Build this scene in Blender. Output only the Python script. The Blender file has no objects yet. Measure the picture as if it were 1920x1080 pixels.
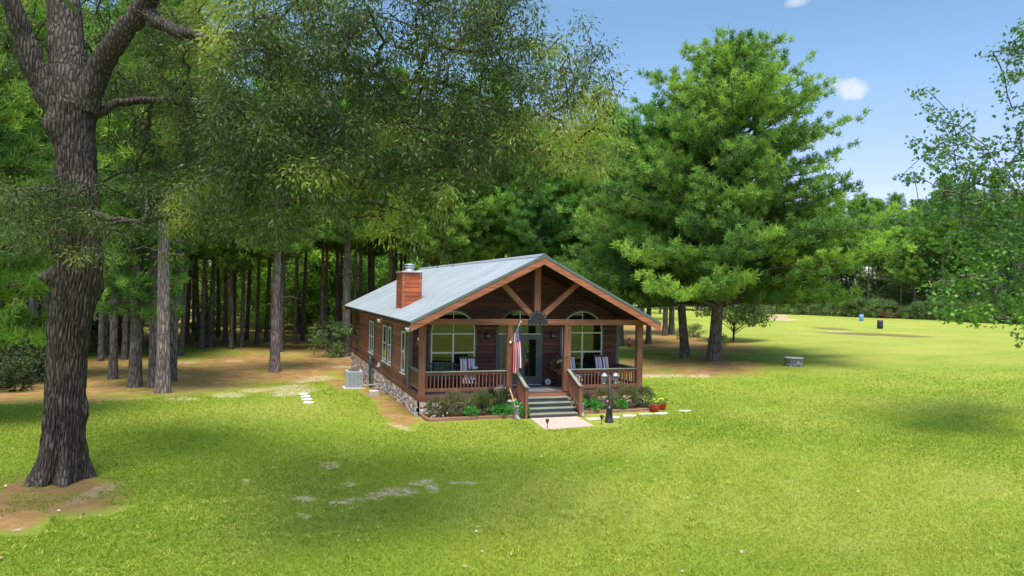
import bpy, math, random
import numpy as np
from mathutils import Vector, Matrix
rng = np.random.default_rng(7); random.seed(7)
S = bpy.context.scene
COL = S.collection
R_ = math.radians
# ---------------------------------------------------------------- camera
CAM = np.array([-5.071, -24.7215, 4.3947]); YAW, PIT, ROL, FPX = 0.3264, -0.0033, 0.0188, 1370.2
_F = np.array([math.sin(YAW)*math.cos(PIT), math.cos(YAW)*math.cos(PIT), -math.sin(PIT)])
_R = np.array([math.cos(YAW), -math.sin(YAW), 0.0]); _U = np.cross(_R, _F)
_R2 = math.cos(ROL)*_R + math.sin(ROL)*_U; _U2 = math.cos(ROL)*_U - math.sin(ROL)*_R
cd = bpy.data.cameras.new('camera'); cam = bpy.data.objects.new('camera', cd); COL.objects.link(cam)
cam.matrix_world = Matrix(((_R2[0], _U2[0], -_F[0], CAM[0]), (_R2[1], _U2[1], -_F[1], CAM[1]), (_R2[2], _U2[2], -_F[2], CAM[2]), (0, 0, 0, 1)))
cd.sensor_width = 36; cd.lens = 36*FPX/1920; cd.clip_end = 3000; cd.clip_start = 0.1
S.camera = cam
# ---------------------------------------------------------------- sun, sky, exposure
SUN_AZ, SUN_EL = (-0.34, -1.0), 71.0          # where the sun stands (from the cabin), degrees up
_l = math.hypot(*SUN_AZ); SD = Vector((SUN_AZ[0]/_l*math.cos(R_(SUN_EL)), SUN_AZ[1]/_l*math.cos(R_(SUN_EL)), math.sin(R_(SUN_EL))))
sl = bpy.data.lights.new('sun', 'SUN'); sl.energy = 2.9; sl.angle = R_(22); sl.color = (1.0, 0.95, 0.86)
so = bpy.data.objects.new('sun', sl); COL.objects.link(so); so.rotation_euler = SD.to_track_quat('Z', 'Y').to_euler(); so.location = (0, -40, 60)
W = bpy.data.worlds.new('World'); S.world = W; W.use_nodes = True
wn = W.node_tree; N = wn.nodes; LK = wn.links
bg = N['Background']; bg.inputs['Strength'].default_value = 0.15
sky = N.new('ShaderNodeTexSky'); sky.sky_type = 'NISHITA'; sky.sun_disc = False
sky.sun_elevation = R_(SUN_EL); sky.sun_rotation = math.atan2(SUN_AZ[0], SUN_AZ[1]); sky.air_density = 1.0; sky.dust_density = 0.4; sky.ozone_density = 1.6
def wray(px, py):
    v = _F + (px-960)/FPX*_R2 - (py-540)/FPX*_U2
    return v/np.linalg.norm(v)
tcw = N.new('ShaderNodeTexCoord')
def wmath(op, a, b=None, clamp=False):
    n = N.new('ShaderNodeMath'); n.operation = op; n.use_clamp = clamp
    for i, x in enumerate((a, b)):
        if x is None: continue
        if isinstance(x, (int, float)): n.inputs[i].default_value = x
        else: LK.new(x, n.inputs[i])
    return n.outputs[0]
col = sky.outputs[0]
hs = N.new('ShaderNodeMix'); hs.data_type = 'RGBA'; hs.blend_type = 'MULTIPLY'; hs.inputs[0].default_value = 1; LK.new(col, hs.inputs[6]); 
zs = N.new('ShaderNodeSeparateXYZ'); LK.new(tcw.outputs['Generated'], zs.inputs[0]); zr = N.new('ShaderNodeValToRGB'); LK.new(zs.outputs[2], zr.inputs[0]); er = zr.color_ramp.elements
er[0].position = 0; er[0].color = (.74, .60, .80, 1); er[1].position = .14; er[1].color = (.68, .59, .75, 1); e3 = er.new(.36); e3.color = (.52, .61, .61, 1); e5 = er.new(.24); e5.color = (.63, .65, .68, 1); e4 = er.new(.62); e4.color = (1.7, 1.6, 1.5, 1); LK.new(zr.outputs[0], hs.inputs[7]); col = hs.outputs[2]  # topmost stop (e4) brightens and whitens the unseen zenith, added as fill light
nz = N.new('ShaderNodeTexNoise'); nz.inputs['Scale'].default_value = 30; nz.inputs['Detail'].default_value = 5
LK.new(tcw.outputs['Generated'], nz.inputs['Vector'])
for (px, py, rx, ry, amt) in ((1600, 166, 27, 19, .75), (1578, 158, 30, 12, .5), (1497, 4, 22, 10, .6), (980, 262, 110, 50, .75), (820, 275, 70, 50, .5)):
    c = wray(px, py); r = np.cross(c, [0, 0, 1]); r /= np.linalg.norm(r); u = np.cross(r, c)
    acc = []
    for ax, s_ in ((r, rx/FPX), (u, ry/FPX)):
        d = N.new('ShaderNodeVectorMath'); d.operation = 'DOT_PRODUCT'; LK.new(tcw.outputs['Generated'], d.inputs[0]); d.inputs[1].default_value = tuple(ax/s_)
        acc.append(wmath('POWER', wmath('ABSOLUTE', d.outputs['Value']), 2.0))
    dd = wmath('ADD', acc[0], acc[1])
    dn = wmath('ADD', dd, wmath('MULTIPLY', wmath('SUBTRACT', nz.outputs[0], .5), 3.0))
    f0 = wmath('SUBTRACT', 1.0, dn, True)
    fd = N.new('ShaderNodeVectorMath'); fd.operation = 'DOT_PRODUCT'; LK.new(tcw.outputs['Generated'], fd.inputs[0]); fd.inputs[1].default_value = tuple(c)
    f1 = wmath('MULTIPLY', wmath('MULTIPLY', f0, wmath('GREATER_THAN', fd.outputs['Value'], 0)), amt)
    m = N.new('ShaderNodeMix'); m.data_type = 'RGBA'; LK.new(f1, m.inputs[0]); LK.new(col, m.inputs[6]); m.inputs[7].default_value = (3.05, 3.1, 3.25, 1)
    col = m.outputs[2]
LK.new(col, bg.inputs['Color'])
S.view_settings.view_transform = 'Standard'; S.view_settings.look = 'None'; S.view_settings.gamma = 1; S.view_settings.use_curve_mapping = False
S.view_settings.exposure = 1.06
S.render.engine = 'CYCLES'
S.cycles.max_bounces = 6; S.cycles.transparent_max_bounces = 6; S.cycles.diffuse_bounces = 3
# ---------------------------------------------------------------- geometry of the place
def ss(a, b, x):
    t = np.clip((np.asarray(x, float)-a)/(b-a), 0, 1); return t*t*(3-2*t)
def gz(x, y):
    x = np.asarray(x, float); y = np.asarray(y, float)
    z = 1.0*ss(14, 55, x) - 0.8*ss(2, 19, y)*ss(8, -1, x)
    z = z + 0.05*np.sin(x*.31+1.3)*np.sin(y*.27) * ss(2, 8, np.hypot(x-4, y-8)-8)
    return z
def proj(x, y, z):
    d = np.stack([np.asarray(x)-CAM[0], np.asarray(y)-CAM[1], np.asarray(z)-CAM[2]], -1)
    w = d@_F; w = np.where(np.abs(w) < 1e-3, 1e-3, w)
    return 960+FPX*(d@_R2)/w, 540-FPX*(d@_U2)/w, w
def at(px, py, dep):
    return CAM + dep*(_F + (px-960)/FPX*_R2 - (py-540)/FPX*_U2)
def gp(px, py):
    lo, hi = 3.0, 400.0
    for _ in range(60):
        m = (lo+hi)/2; p = at(px, py, m)
        if p[2] > gz(p[0], p[1]): lo = m
        else: hi = m
    return at(px, py, lo)
def pl(px, py, Y):                     # where a line of sight meets the vertical plane y = Y
    v = at(px, py, 1.0)-CAM; t = (Y-CAM[1])/v[1]; p = CAM+v*t; return p[0], p[2]
def plx(px, py, X):
    v = at(px, py, 1.0)-CAM; t = (X-CAM[0])/v[0]; p = CAM+v*t; return p[1], p[2]
# ---------------------------------------------------------------- materials
MATS = {}
class NT:
    def __init__(s, name, rough=.7, spec=.3, metal=0):
        s.m = bpy.data.materials.new(name); s.m.use_nodes = True; s.t = s.m.node_tree; s.n = s.t.nodes; s.l = s.t.links
        s.b = s.n['Principled BSDF']; s.b.inputs['Roughness'].default_value = rough; s.b.inputs['Specular IOR Level'].default_value = spec; s.b.inputs['Metallic'].default_value = metal
        s.tc = s.n.new('ShaderNodeTexCoord'); s.geo = s.n.new('ShaderNodeNewGeometry'); s.pos = s.tc.outputs['Object']
    def mapping(s, scale=(1, 1, 1), src=None, rot=(0, 0, 0)):
        n = s.n.new('ShaderNodeMapping'); n.inputs['Scale'].default_value = scale; n.inputs['Rotation'].default_value = rot; s.l.new(src or s.pos, n.inputs['Vector']); return n.outputs[0]
    def noise(s, scale, detail=3, vec=None, rough=.5, out=0):
        n = s.n.new('ShaderNodeTexNoise'); n.inputs['Scale'].default_value = scale; n.inputs['Detail'].default_value = detail; n.inputs['Roughness'].default_value = rough
        s.l.new(vec or s.pos, n.inputs['Vector']); return n.outputs[out]
    def voro(s, scale, vec=None, feat='F1', out='Distance', rnd=1.0):
        n = s.n.new('ShaderNodeTexVoronoi'); n.feature = feat; n.inputs['Scale'].default_value = scale; n.inputs['Randomness'].default_value = rnd; s.l.new(vec or s.pos, n.inputs['Vector']); return n.outputs[out]
    def ramp(s, f, pts):
        n = s.n.new('ShaderNodeValToRGB'); e = n.color_ramp.elements
        for i, (p, c) in enumerate(pts):
            if i < 2: e[i].position = p
            else: e.new(p)
        for i, (p, c) in enumerate(pts): e[i].position = p; e[i].color = (*c, 1) if len(c) == 3 else c
        s.l.new(f, n.inputs[0]); return n.outputs[0]
    def math(s, op, a, b=None, clamp=False, c=None):
        n = s.n.new('ShaderNodeMath'); n.operation = op; n.use_clamp = clamp
        for i, x in enumerate((a, b, c)):
            if x is None: continue
            if isinstance(x, (int, float)): n.inputs[i].default_value = x
            else: s.l.new(x, n.inputs[i])
        return n.outputs[0]
    def mix(s, f, a, b, mode='MIX'):
        n = s.n.new('ShaderNodeMix'); n.data_type = 'RGBA'; n.blend_type = mode
        for i, x in ((0, f), (6, a), (7, b)):
            if isinstance(x, (int, float)): n.inputs[i].default_value = x
            elif isinstance(x, tuple): n.inputs[i].default_value = (*x, 1)
            else: s.l.new(x, n.inputs[i])
        return n.outputs[2]
    def attr(s, name, out='Color'):
        n = s.n.new('ShaderNodeAttribute'); n.attribute_name = name; return n.outputs[out]
    def sep(s, v):
        n = s.n.new('ShaderNodeSeparateXYZ'); s.l.new(v, n.inputs[0]); return n.outputs
    def color(s, c):
        if isinstance(c, tuple): s.b.inputs['Base Color'].default_value = (*c, 1)
        else: s.l.new(c, s.b.inputs['Base Color'])
        return s
    def bump(s, h, strength=.5, dist=.02):
        n = s.n.new('ShaderNodeBump'); n.inputs['Strength'].default_value = strength; n.inputs['Distance'].default_value = dist; s.l.new(h, n.inputs['Height']); s.l.new(n.outputs[0], s.b.inputs['Normal']); return s
def simple(name, c, rough=.6, spec=.3, metal=0, var=.25, scale=6, bump=0.0):
    t = NT(name, rough, spec, metal); nn = t.noise(scale, 4)
    lo = tuple(x*(1-var) for x in c); hi = tuple(min(1, x*(1+var)) for x in c)
    t.color(t.ramp(nn, [(.3, lo), (.7, hi)]))
    if bump: t.bump(nn, bump, .01)
    MATS[name] = t.m; return t.m
def wood(name, c, along='X', boards=0.0, ax='Z', rough=.7, dark=.45, seam=.07):
    t = NT(name, rough, .25)
    sc = {'X': (1.2, 22, 22), 'Y': (22, 1.2, 22), 'Z': (22, 22, 1.2)}[along]
    g = t.noise(1.0, 5, t.mapping(sc), .65); big = t.noise(.9, 3)
    lo = tuple(x*dark for x in c); hi = tuple(min(1, x*1.45) for x in c)
    cl = t.ramp(g, [(.28, lo), (.5, c), (.75, hi)])
    cl = t.mix(.5, cl, t.ramp(big, [(.3, (.55, .52, .5)), (.7, (1.25, 1.2, 1.15))]), 'MULTIPLY')
    h = g
    if boards:
        z = t.math('DIVIDE', t.sep(t.pos)[ax], boards); fr = t.math('FRACT', z); fl = t.math('FLOOR', z)
        wnz = t.n.new('ShaderNodeTexWhiteNoise'); wnz.noise_dimensions = '1D'; t.l.new(fl, wnz.inputs['W'])
        cl = t.mix(.8, cl, t.ramp(wnz.outputs['Value'], [(0, (.62, .6, .6)), (1, (1.3, 1.22, 1.2))]), 'MULTIPLY')
        sm = t.math('LESS_THAN', fr, seam); cl = t.mix(sm, cl, tuple(x*.2 for x in c))
        h = t.math('ADD', t.math('MULTIPLY', g, .25), t.math('MULTIPLY', t.math('SUBTRACT', 1.0, fr), 1.0))
    t.color(cl); t.bump(h, .6, .015 if boards else .004); MATS[name] = t.m; return t.m
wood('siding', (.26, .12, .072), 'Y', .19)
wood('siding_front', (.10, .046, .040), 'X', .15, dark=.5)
wood('cedar_trim', (.36, .135, .068), 'X', rough=.65)
wood('cedar_post', (.225, .10, .058), 'Z')
wood('cedar_beam', (.27, .115, .062), 'X')
wood('chimney_wood', (.42, .115, .045), 'X', .17)
wood('rail_wood', (.24, .10, .058), 'Z')
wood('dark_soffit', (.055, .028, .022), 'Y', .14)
wood('rim_wood', (.19, .075, .042), 'X')
wood('deck_wood', (.16, .12, .11), 'X', .14, 'Y')
wood('step_paint', (.11, .125, .10), 'X', rough=.5, dark=.7)
wood('rail_cap', (.22, .24, .19), 'X', rough=.5, dark=.75)
wood('dark_chair', (.10, .055, .035), 'Z')
wood('bat_wood', (.55, .32, .16), 'Z')
wood('timber', (.30, .16, .10), 'X')
wood('grey_wood', (.20, .17, .14), 'Z')
simple('trim_green', (.095, .12, .105), .5, var=.12)
simple('door_paint', (.075, .105, .115), .4, .5, var=.1)
simple('window_white', (.62, .64, .58), .5, var=.06)
simple('drip_edge', (.10, .15, .135), .35, .5, var=.15)
simple('black_metal', (.02, .02, .022), .4, .5, var=.3)
simple('galvanised', (.42, .43, .44), .4, .5, .6, var=.12)
simple('white_plastic', (.72, .72, .70), .4, var=.06)
simple('concrete', (.46, .42, .37), .9, .1, var=.18, scale=9, bump=.3)
simple('pale_stone', (.62, .58, .50), .9, .1, var=.15, scale=9, bump=.3)
simple('white_round_stone', (.72, .72, .72), .9, .1, var=.08)
simple('bench_paint', (.045, .065, .06), .5, var=.2)
simple('red_glaze', (.50, .018, .022), .2, .6, var=.12)
simple('terracotta', (.34, .10, .055), .8, var=.2)
simple('blue_plastic', (.12, .33, .60), .4, var=.1)
simple('black_plastic', (.03, .032, .037), .45, var=.2)
simple('red_paint', (.40, .035, .035), .5, var=.25)
simple('ac_grey', (.42, .46, .48), .5, var=.08)
simple('ac_dark', (.05, .055, .06), .6, var=.2)
simple('hose_green', (.035, .15, .13), .4, .5, var=.4, scale=20)
simple('boot_stone', (.25, .225, .23), .85, var=.45, scale=14, bump=.6)
simple('soil', (.16, .075, .05), .95, .05, var=.35, scale=14, bump=.7)
simple('flower_white', (.8, .78, .74), .7, var=.05)
simple('flower_yellow', (.78, .66, .05), .7, var=.1)
simple('flag_pole_metal', (.7, .7, .68), .3, .5, .3, var=.05)
simple('bolt_metal', (.6, .6, .6), .3, .5, .8, var=.1)
simple('dirt', (.42, .27, .18), .95, .05, var=.3, scale=3, bump=.7)
# metal roof
t = NT('metal_roof', .42, .5, .25); t.color(t.mix(.5, t.ramp(t.noise(1.6, 5, t.mapping((.35, 3.5, .35))), [(.3, (.40, .43, .43)), (.7, (.51, .54, .545))]), t.ramp(t.noise(.7, 6, rough=.7), [(.35, (.82, .82, .80)), (.65, (1.1, 1.1, 1.1))]), 'MULTIPLY')); MATS['metal_roof'] = t.m
# glass that reflects the lawn
t = NT('window_glass', .04, .9); t.color((.010, .014, .011)); t.b.inputs['IOR'].default_value = 1.52
t.l.new(t.math('ADD', t.math('MULTIPLY', t.noise(.8, 2), .012), .02), t.b.inputs['Roughness']); t.bump(t.noise(1.3, 1), .04, .03); MATS['glass'] = t.m
t = NT('lamp_glass', .15, .6); t.color((.36, .38, .37)); t.b.inputs['Transmission Weight'].default_value = .5; MATS['lamp_glass'] = t.m
# field stone
def stone(name, sc, cols, mortar):
    t = NT(name, .9, .15); mp = t.mapping((1, 1, 1.35)); ds = t.mix(.12, mp, t.noise(3, 2, mp, out=1))
    c = t.voro(sc, ds, out='Color'); e = t.voro(sc, ds, 'DISTANCE_TO_EDGE')
    rr = t.sep(c)[0]
    b = t.ramp(rr, cols); b = t.mix(.55, b, t.ramp(t.noise(16, 4), [(.3, (.6, .6, .6)), (.7, (1.3, 1.3, 1.3))]), 'MULTIPLY')
    t.color(t.mix(t.math('LESS_THAN', e, .055), b, mortar)); t.bump(t.math('MINIMUM', e, .22), 1.0, .25); MATS[name] = t.m
t = NT('field_stone', .92, .12); n = t.noise(14, 5, rough=.7); t.color(t.mix(.7, t.attr('stone'), t.ramp(n, [(.3, (.62, .62, .64)), (.7, (1.35, 1.32, 1.3))]), 'MULTIPLY')); t.bump(n, .6, .02); MATS['field_stone'] = t.m
stone('well_stone', 7.0, [(0, (.20, .20, .19)), (.5, (.34, .36, .34)), (1, (.5, .52, .48))], (.08, .10, .07))
# striped cushion
t = NT('striped_cloth', .9, .1); x = t.math('FRACT', t.math('MULTIPLY', t.sep(t.pos)[0], 1/0.30))
n = t.ramp(x, [(0, (.42, .05, .08)), (.16, (.78, .74, .72)), (.33, (.10, .22, .36)), (.5, (.78, .76, .74)), (.60, (.16, .32, .48)), (.72, (.80, .78, .76)), (.86, (.45, .07, .10))])
n.node.color_ramp.interpolation = 'CONSTANT'; t.color(n); MATS['striped_cloth'] = t.m
# flag cloth reads its colours from the weave
t = NT('flag_cloth', .8, .1); t.color(t.attr('weave')); t.b.inputs['Transmission Weight'].default_value = 0; MATS['flag_cloth'] = t.m
# walkway
t = NT('paver', .9, .1); br = t.n.new('ShaderNodeTexBrick'); t.l.new(t.pos, br.inputs['Vector']); br.inputs['Scale'].default_value = 2.2
br.inputs['Color1'].default_value = (.52, .33, .27, 1); br.inputs['Color2'].default_value = (.60, .40, .33, 1); br.inputs['Mortar'].default_value = (.42, .28, .22, 1); br.inputs['Mortar Size'].default_value = .012
t.color(t.mix(.4, br.outputs[0], t.ramp(t.noise(7, 5), [(.3, (.75, .75, .75)), (.7, (1.15, 1.15, 1.15))]), 'MULTIPLY')); MATS['paver'] = t.m
# bark
def bark(name, c, sc=1.0, strength=1.0):
    t = NT(name, .95, .1); mp = t.mapping((9*sc, 9*sc, 1.6*sc)); w = t.mix(.25, mp, t.noise(1.0, 3, mp, out=1))
    e = t.voro(1.6, w, 'DISTANCE_TO_EDGE'); n = t.noise(3, 5, mp)
    h = t.math('ADD', t.math('MULTIPLY', t.math('MINIMUM', e, .3), 2.2), t.math('MULTIPLY', n, .5))
    cl = t.ramp(h, [(.15, tuple(x*.30 for x in c)), (.45, c), (.95, tuple(min(1, x*1.7) for x in c))])
    cl = t.mix(.5, cl, t.ramp(t.noise(1.1, 3), [(.3, (.6, .62, .6)), (.7, (1.3, 1.25, 1.2))]), 'MULTIPLY')
    t.color(cl); t.bump(h, strength, .05); MATS[name] = t.m
bark('oak_bark', (.082, .068, .056), 1.3)
bark('pine_bark', (.135, .115, .10), .8)
bark('pale_pine_bark', (.22, .175, .155), .8)
bark('twig_bark', (.10, .085, .07), 1.0, .4)
# foliage: attribute 'tone' carries each leaf's own hue (young/old), spread evenly through the crown
def leafmat(name, dark, mid, young, trans=.35, rough=.55, spec=.25, vary=False):
    t = NT(name, rough, spec)
    c = t.ramp(t.attr('tone', 'Fac'), [(0, dark), (.5, mid), (1, young)])
    oi = t.n.new('ShaderNodeObjectInfo'); c = t.mix(1.0, c, t.ramp(oi.outputs['Random'], [(0, (.80, .90, .95)), (.35, (1, 1, 1)), (.7, (1.22, 1.08, .95)), (1, (1.05, .92, .9))]), 'MULTIPLY') if vary else c
    t.color(c)
    tr = t.n.new('ShaderNodeBsdfTranslucent'); t.l.new(t.mix(1.0, c, (1.25, 1.35, .55), 'MULTIPLY'), tr.inputs['Color'])
    mx = t.n.new('ShaderNodeMixShader'); mx.inputs[0].default_value = trans; t.l.new(t.b.outputs[0], mx.inputs[1]); t.l.new(tr.outputs[0], mx.inputs[2])
    t.l.new(mx.outputs[0], t.n['Material Output'].inputs['Surface']); MATS[name] = t.m
leafmat('pine_needles', (.05, .12, .042), (.135, .275, .06), (.30, .49, .085), .42, vary=True)
leafmat('far_needles', (.04, .085, .035), (.07, .15, .04), (.12, .25, .045))
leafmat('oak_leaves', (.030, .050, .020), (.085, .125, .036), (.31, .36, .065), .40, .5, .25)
leafmat('gum_leaves', (.045, .115, .035), (.10, .215, .045), (.24, .46, .06), .42, .45, .4)
leafmat('bush_leaves', (.06, .14, .03), (.18, .36, .05), (.36, .58, .09), .45, vary=True)
leafmat('wood_leaves', (.07, .115, .055), (.125, .20, .07), (.21, .32, .09), .4, vary=True)
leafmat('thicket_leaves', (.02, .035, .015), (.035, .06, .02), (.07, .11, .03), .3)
leafmat('shrub_leaves', (.06, .09, .035), (.16, .18, .075), (.40, .36, .20), .3)
leafmat('hosta_leaves', (.05, .17, .04), (.09, .32, .06), (.22, .55, .12), .3)
leafmat('reed_leaves', (.06, .09, .035), (.13, .18, .07), (.28, .30, .15), .3)
leafmat('grass_blades', (.165, .25, .024), (.305, .368, .044), (.51, .52, .12), .40, .6, .12)
# ---------------------------------------------------------------- mesh helpers
WL = {}
def tag(o, label=None, cat=None, group=None, kind=None):
    if label: o['label'] = label
    if cat: o['category'] = cat
    if group: o['group'] = group
    if kind: o['kind'] = kind
    return o
def empty(name, loc, label=None, cat=None, group=None):
    o = bpy.data.objects.new(name, None); COL.objects.link(o); o.location = tuple(map(float, loc)); WL[o.name] = np.array(loc, float); o.empty_display_size = .2
    return tag(o, label, cat, group)
def link(name, me, mats, parent=None, smooth=False, origin=None):
    if not isinstance(mats, (list, tuple)): mats = [mats]
    for m in mats: me.materials.append(MATS[m])
    o = bpy.data.objects.new(name, me); COL.objects.link(o)
    off = np.array(origin, float) if origin is not None else (WL[parent.name] if parent else np.zeros(3))
    if np.any(off):
        me.transform(Matrix.Translation(Vector(tuple(-off))))
    WL[o.name] = off
    if parent: o.parent = parent; o.location = tuple(off-WL[parent.name])
    else: o.location = tuple(off)
    if smooth: me.polygons.foreach_set('use_smooth', [True]*len(me.polygons))
    return o
def mesh_np(name, V, F, tone=None, mats='pine_needles', parent=None, smooth=False, origin=None, colour=None):
    V = np.asarray(V, np.float32); F = np.asarray(F, np.int32); k = F.shape[1]
    me = bpy.data.meshes.new(name); me.vertices.add(len(V)); me.vertices.foreach_set('co', V.ravel())
    me.loops.add(F.size); me.loops.foreach_set('vertex_index', F.ravel()); me.polygons.add(len(F))
    me.polygons.foreach_set('loop_start', np.arange(0, F.size, k, dtype=np.int32)); me.polygons.foreach_set('loop_total', np.full(len(F), k, np.int32))
    if tone is not None:
        a = me.attributes.new('tone', 'FLOAT', 'POINT'); a.data.foreach_set('value', np.asarray(tone, np.float32))
    if colour is not None:
        a = me.attributes.new(colour[0], 'FLOAT_COLOR', 'POINT'); a.data.foreach_set('color', np.asarray(colour[1], np.float32).ravel())
    me.update(calc_edges=True)
    return link(name, me, mats, parent, smooth, origin)
class MB:
    def __init__(s): s.v = []; s.f = []; s.mi = []
    def add(s, V, F, mi=0):
        o = len(s.v); s.v += [tuple(map(float, p)) for p in V]; s.f += [tuple(i+o for i in f) for f in F]; s.mi += [mi]*len(F); return s
    def box(s, x0, x1, y0, y1, z0, z1, mi=0):
        V = [(x, y, z) for z in (z0, z1) for y in (y0, y1) for x in (x0, x1)]
        return s.add(V, [(0, 2, 3, 1), (4, 5, 7, 6), (0, 1, 5, 4), (2, 6, 7, 3), (0, 4, 6, 2), (1, 3, 7, 5)], mi)
    def bar(s, a, b, w, h, up=(0, 0, 1), mi=0):      # rectangular bar from a to b, w sideways, h along up
        a = np.array(a, float); b = np.array(b, float); d = b-a; d /= np.linalg.norm(d); sd = np.cross(d, up); sd /= np.linalg.norm(sd); u = np.cross(sd, d)
        V = [p+sd*w/2*i+u*h/2*j for p in (a, b) for i, j in ((-1, -1), (1, -1), (1, 1), (-1, 1))]
        return s.add(V, [(3, 2, 1, 0), (4, 5, 6, 7), (0, 1, 5, 4), (1, 2, 6, 5), (2, 3, 7, 6), (3, 0, 4, 7)], mi)
    def prism(s, pts, y0, y1, mi=0):                # pts in (x, z), pushed from y0 to y1
        n = len(pts); V = [(x, y0, z) for x, z in pts]+[(x, y1, z) for x, z in pts]
        return s.add(V, [tuple(range(n)), tuple(range(2*n-1, n-1, -1))]+[(i, i+n, (i+1) % n+n, (i+1) % n) for i in range(n)], mi)
    def tube(s, pts, rad, n=8, mi=0, caps=True):
        V, F = tube_np(pts, rad, n); F = [tuple(f) for f in F]
        if caps: F += [tuple(range(n-1, -1, -1)), tuple(range(len(V)-n, len(V)))]
        return s.add(V, F, mi)
    def lathe(s, prof, c=(0, 0, 0), n=20, mi=0):
        V = []
        for r, z in prof:
            for k in range(n): a = 2*math.pi*k/n; V.append((c[0]+r*math.cos(a), c[1]+r*math.sin(a), c[2]+z))
        F = [(i*n+k, i*n+(k+1) % n, (i+1)*n+(k+1) % n, (i+1)*n+k) for i in range(len(prof)-1) for k in range(n)]
        F += [tuple(range(n-1, -1, -1)), tuple(range(len(V)-n, len(V)))]
        return s.add(V, F, mi)
    def blob(s, c, r, n=10, mi=0, jit=0.0):
        pr = [(max(1e-4, math.sin(math.pi*i/n))*1.0, -math.cos(math.pi*i/n)) for i in range(n+1)]
        V = []; m = n*2
        for q, z in pr:
            for k in range(m):
                a = 2*math.pi*k/m; j = 1+jit*(random.random()-.5); V.append((c[0]+r[0]*q*math.cos(a)*j, c[1]+r[1]*q*math.sin(a)*j, c[2]+r[2]*z*j))
        return s.add(V, [(i*m+k, i*m+(k+1) % m, (i+1)*m+(k+1) % m, (i+1)*m+k) for i in range(n) for k in range(m)], mi)
    def build(s, name, mats, parent=None, smooth=False, bevel=0.0, origin=None):
        me = bpy.data.meshes.new(name); me.from_pydata(s.v, [], s.f); me.update()
        o = link(name, me, mats, parent, smooth, origin)
        if any(s.mi): me.polygons.foreach_set('material_index', s.mi)
        if bevel:
            b = o.modifiers.new('bevel', 'BEVEL'); b.width = bevel; b.segments = 1; b.limit_method = 'ANGLE'
        return o
def tube_np(pts, rad, n=6):
    P = np.asarray(pts, float); m = len(P); r = np.broadcast_to(np.asarray(rad, float), (m,))
    T = np.gradient(P, axis=0); T /= np.linalg.norm(T, axis=1)[:, None]+1e-9
    ref = np.array([0, 0, 1.0]) if abs(T[0][2]) < .9 else np.array([1.0, 0, 0])
    A = np.cross(T, ref); bad = np.linalg.norm(A, axis=1) < .1; A[bad] = np.cross(T[bad], [0.3, 1, 0]); A /= np.linalg.norm(A, axis=1)[:, None]
    B = np.cross(T, A); a = np.arange(n)*2*math.pi/n
    V = P[:, None]+r[:, None, None]*(np.cos(a)[None, :, None]*A[:, None]+np.sin(a)[None, :, None]*B[:, None])
    i = np.arange(m-1)[:, None]*n; k = np.arange(n)[None]; k2 = (k+1) % n
    F = np.stack([i+k, i+k2, i+n+k2, i+n+k], -1).reshape(-1, 4)
    return V.reshape(-1, 3), F
class TB:                                            # many tubes in one numpy mesh
    def __init__(s): s.V = []; s.F = []; s.c = 0
    def add(s, pts, rad, n=6):
        V, F = tube_np(pts, rad, n); s.V.append(V); s.F.append(F+s.c); s.c += len(V)
    def get(s): return np.concatenate(s.V), np.concatenate(s.F)
def copy_tree(o, parent=None):
    c = o.copy(); COL.objects.link(c); c.parent = parent
    for ch in [k for k in bpy.data.objects if k.parent == o]: copy_tree(ch, c)
    return c
def unit(v): return v/(np.linalg.norm(v, axis=-1, keepdims=True)+1e-9)
def needles(C, D, n, L, w, g, spread=1.0, ball=.1, tone=None):
    """C centres, D axis of every clump: n thin blades each -> V, F, tone"""
    m = len(C); d = unit(D[:, None]*.75+g.normal(size=(m, n, 3))*.75*spread); b = C[:, None]+g.normal(size=(m, n, 3))*ball
    ll = L*g.uniform(.7, 1.2, (m, n, 1)); p = unit(np.cross(d, g.normal(size=(m, n, 3))))*w/2
    V = np.stack([b-p, b+p, b+d*ll], 2).reshape(-1, 3); F = np.arange(len(V)).reshape(-1, 3)
    t = np.repeat(((tone if tone is not None else g.uniform(.2, .8, m))[:, None]+g.normal(size=(m, n))*.1).ravel(), 3)
    return V, F, np.clip(t, 0, 1)
def leaves(P, D, L, w, g, tone, droop=.4, kind='blade'):
    """P leaf bases, D directions; every leaf is a small shape of its own"""
    m = len(P); d = unit(D+np.array([0, 0, -droop])); p = unit(np.cross(d, unit(g.normal(size=(m, 3))+np.array([0, 0, .9])))); nn = np.cross(p, d)
    l = (L*g.uniform(.65, 1.2, m))[:, None]; ww = l*(w/L)
    if kind == 'blade':
        V = np.stack([P, P+d*l*.45-p*ww/2+nn*l*.06, P+d*l, P+d*l*.45+p*ww/2+nn*l*.06], 1); F = np.arange(4*m).reshape(-1, 4); k = 4
        V = V.reshape(-1, 3)
    else:                                            # five-lobed star leaf
        ang = np.linspace(-2.4, 2.4, 9); rad = np.array([.55, .25, .85, .3, 1, .3, .85, .25, .55])
        pts = [P]+[P+(d*math.cos(a)+p*math.sin(a))*l*.62*r+d*l*.3 for a, r in zip(ang, rad)]
        V = np.stack(pts, 1).reshape(-1, 3); k = 10
        F = (np.arange(m)[:, None, None]*10+np.array([(0, i, i+1, i+2) for i in (1, 3, 5, 7)])[None]).reshape(-1, 4)
    return V, F, np.repeat(np.clip(tone, 0, 1), k)
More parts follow.
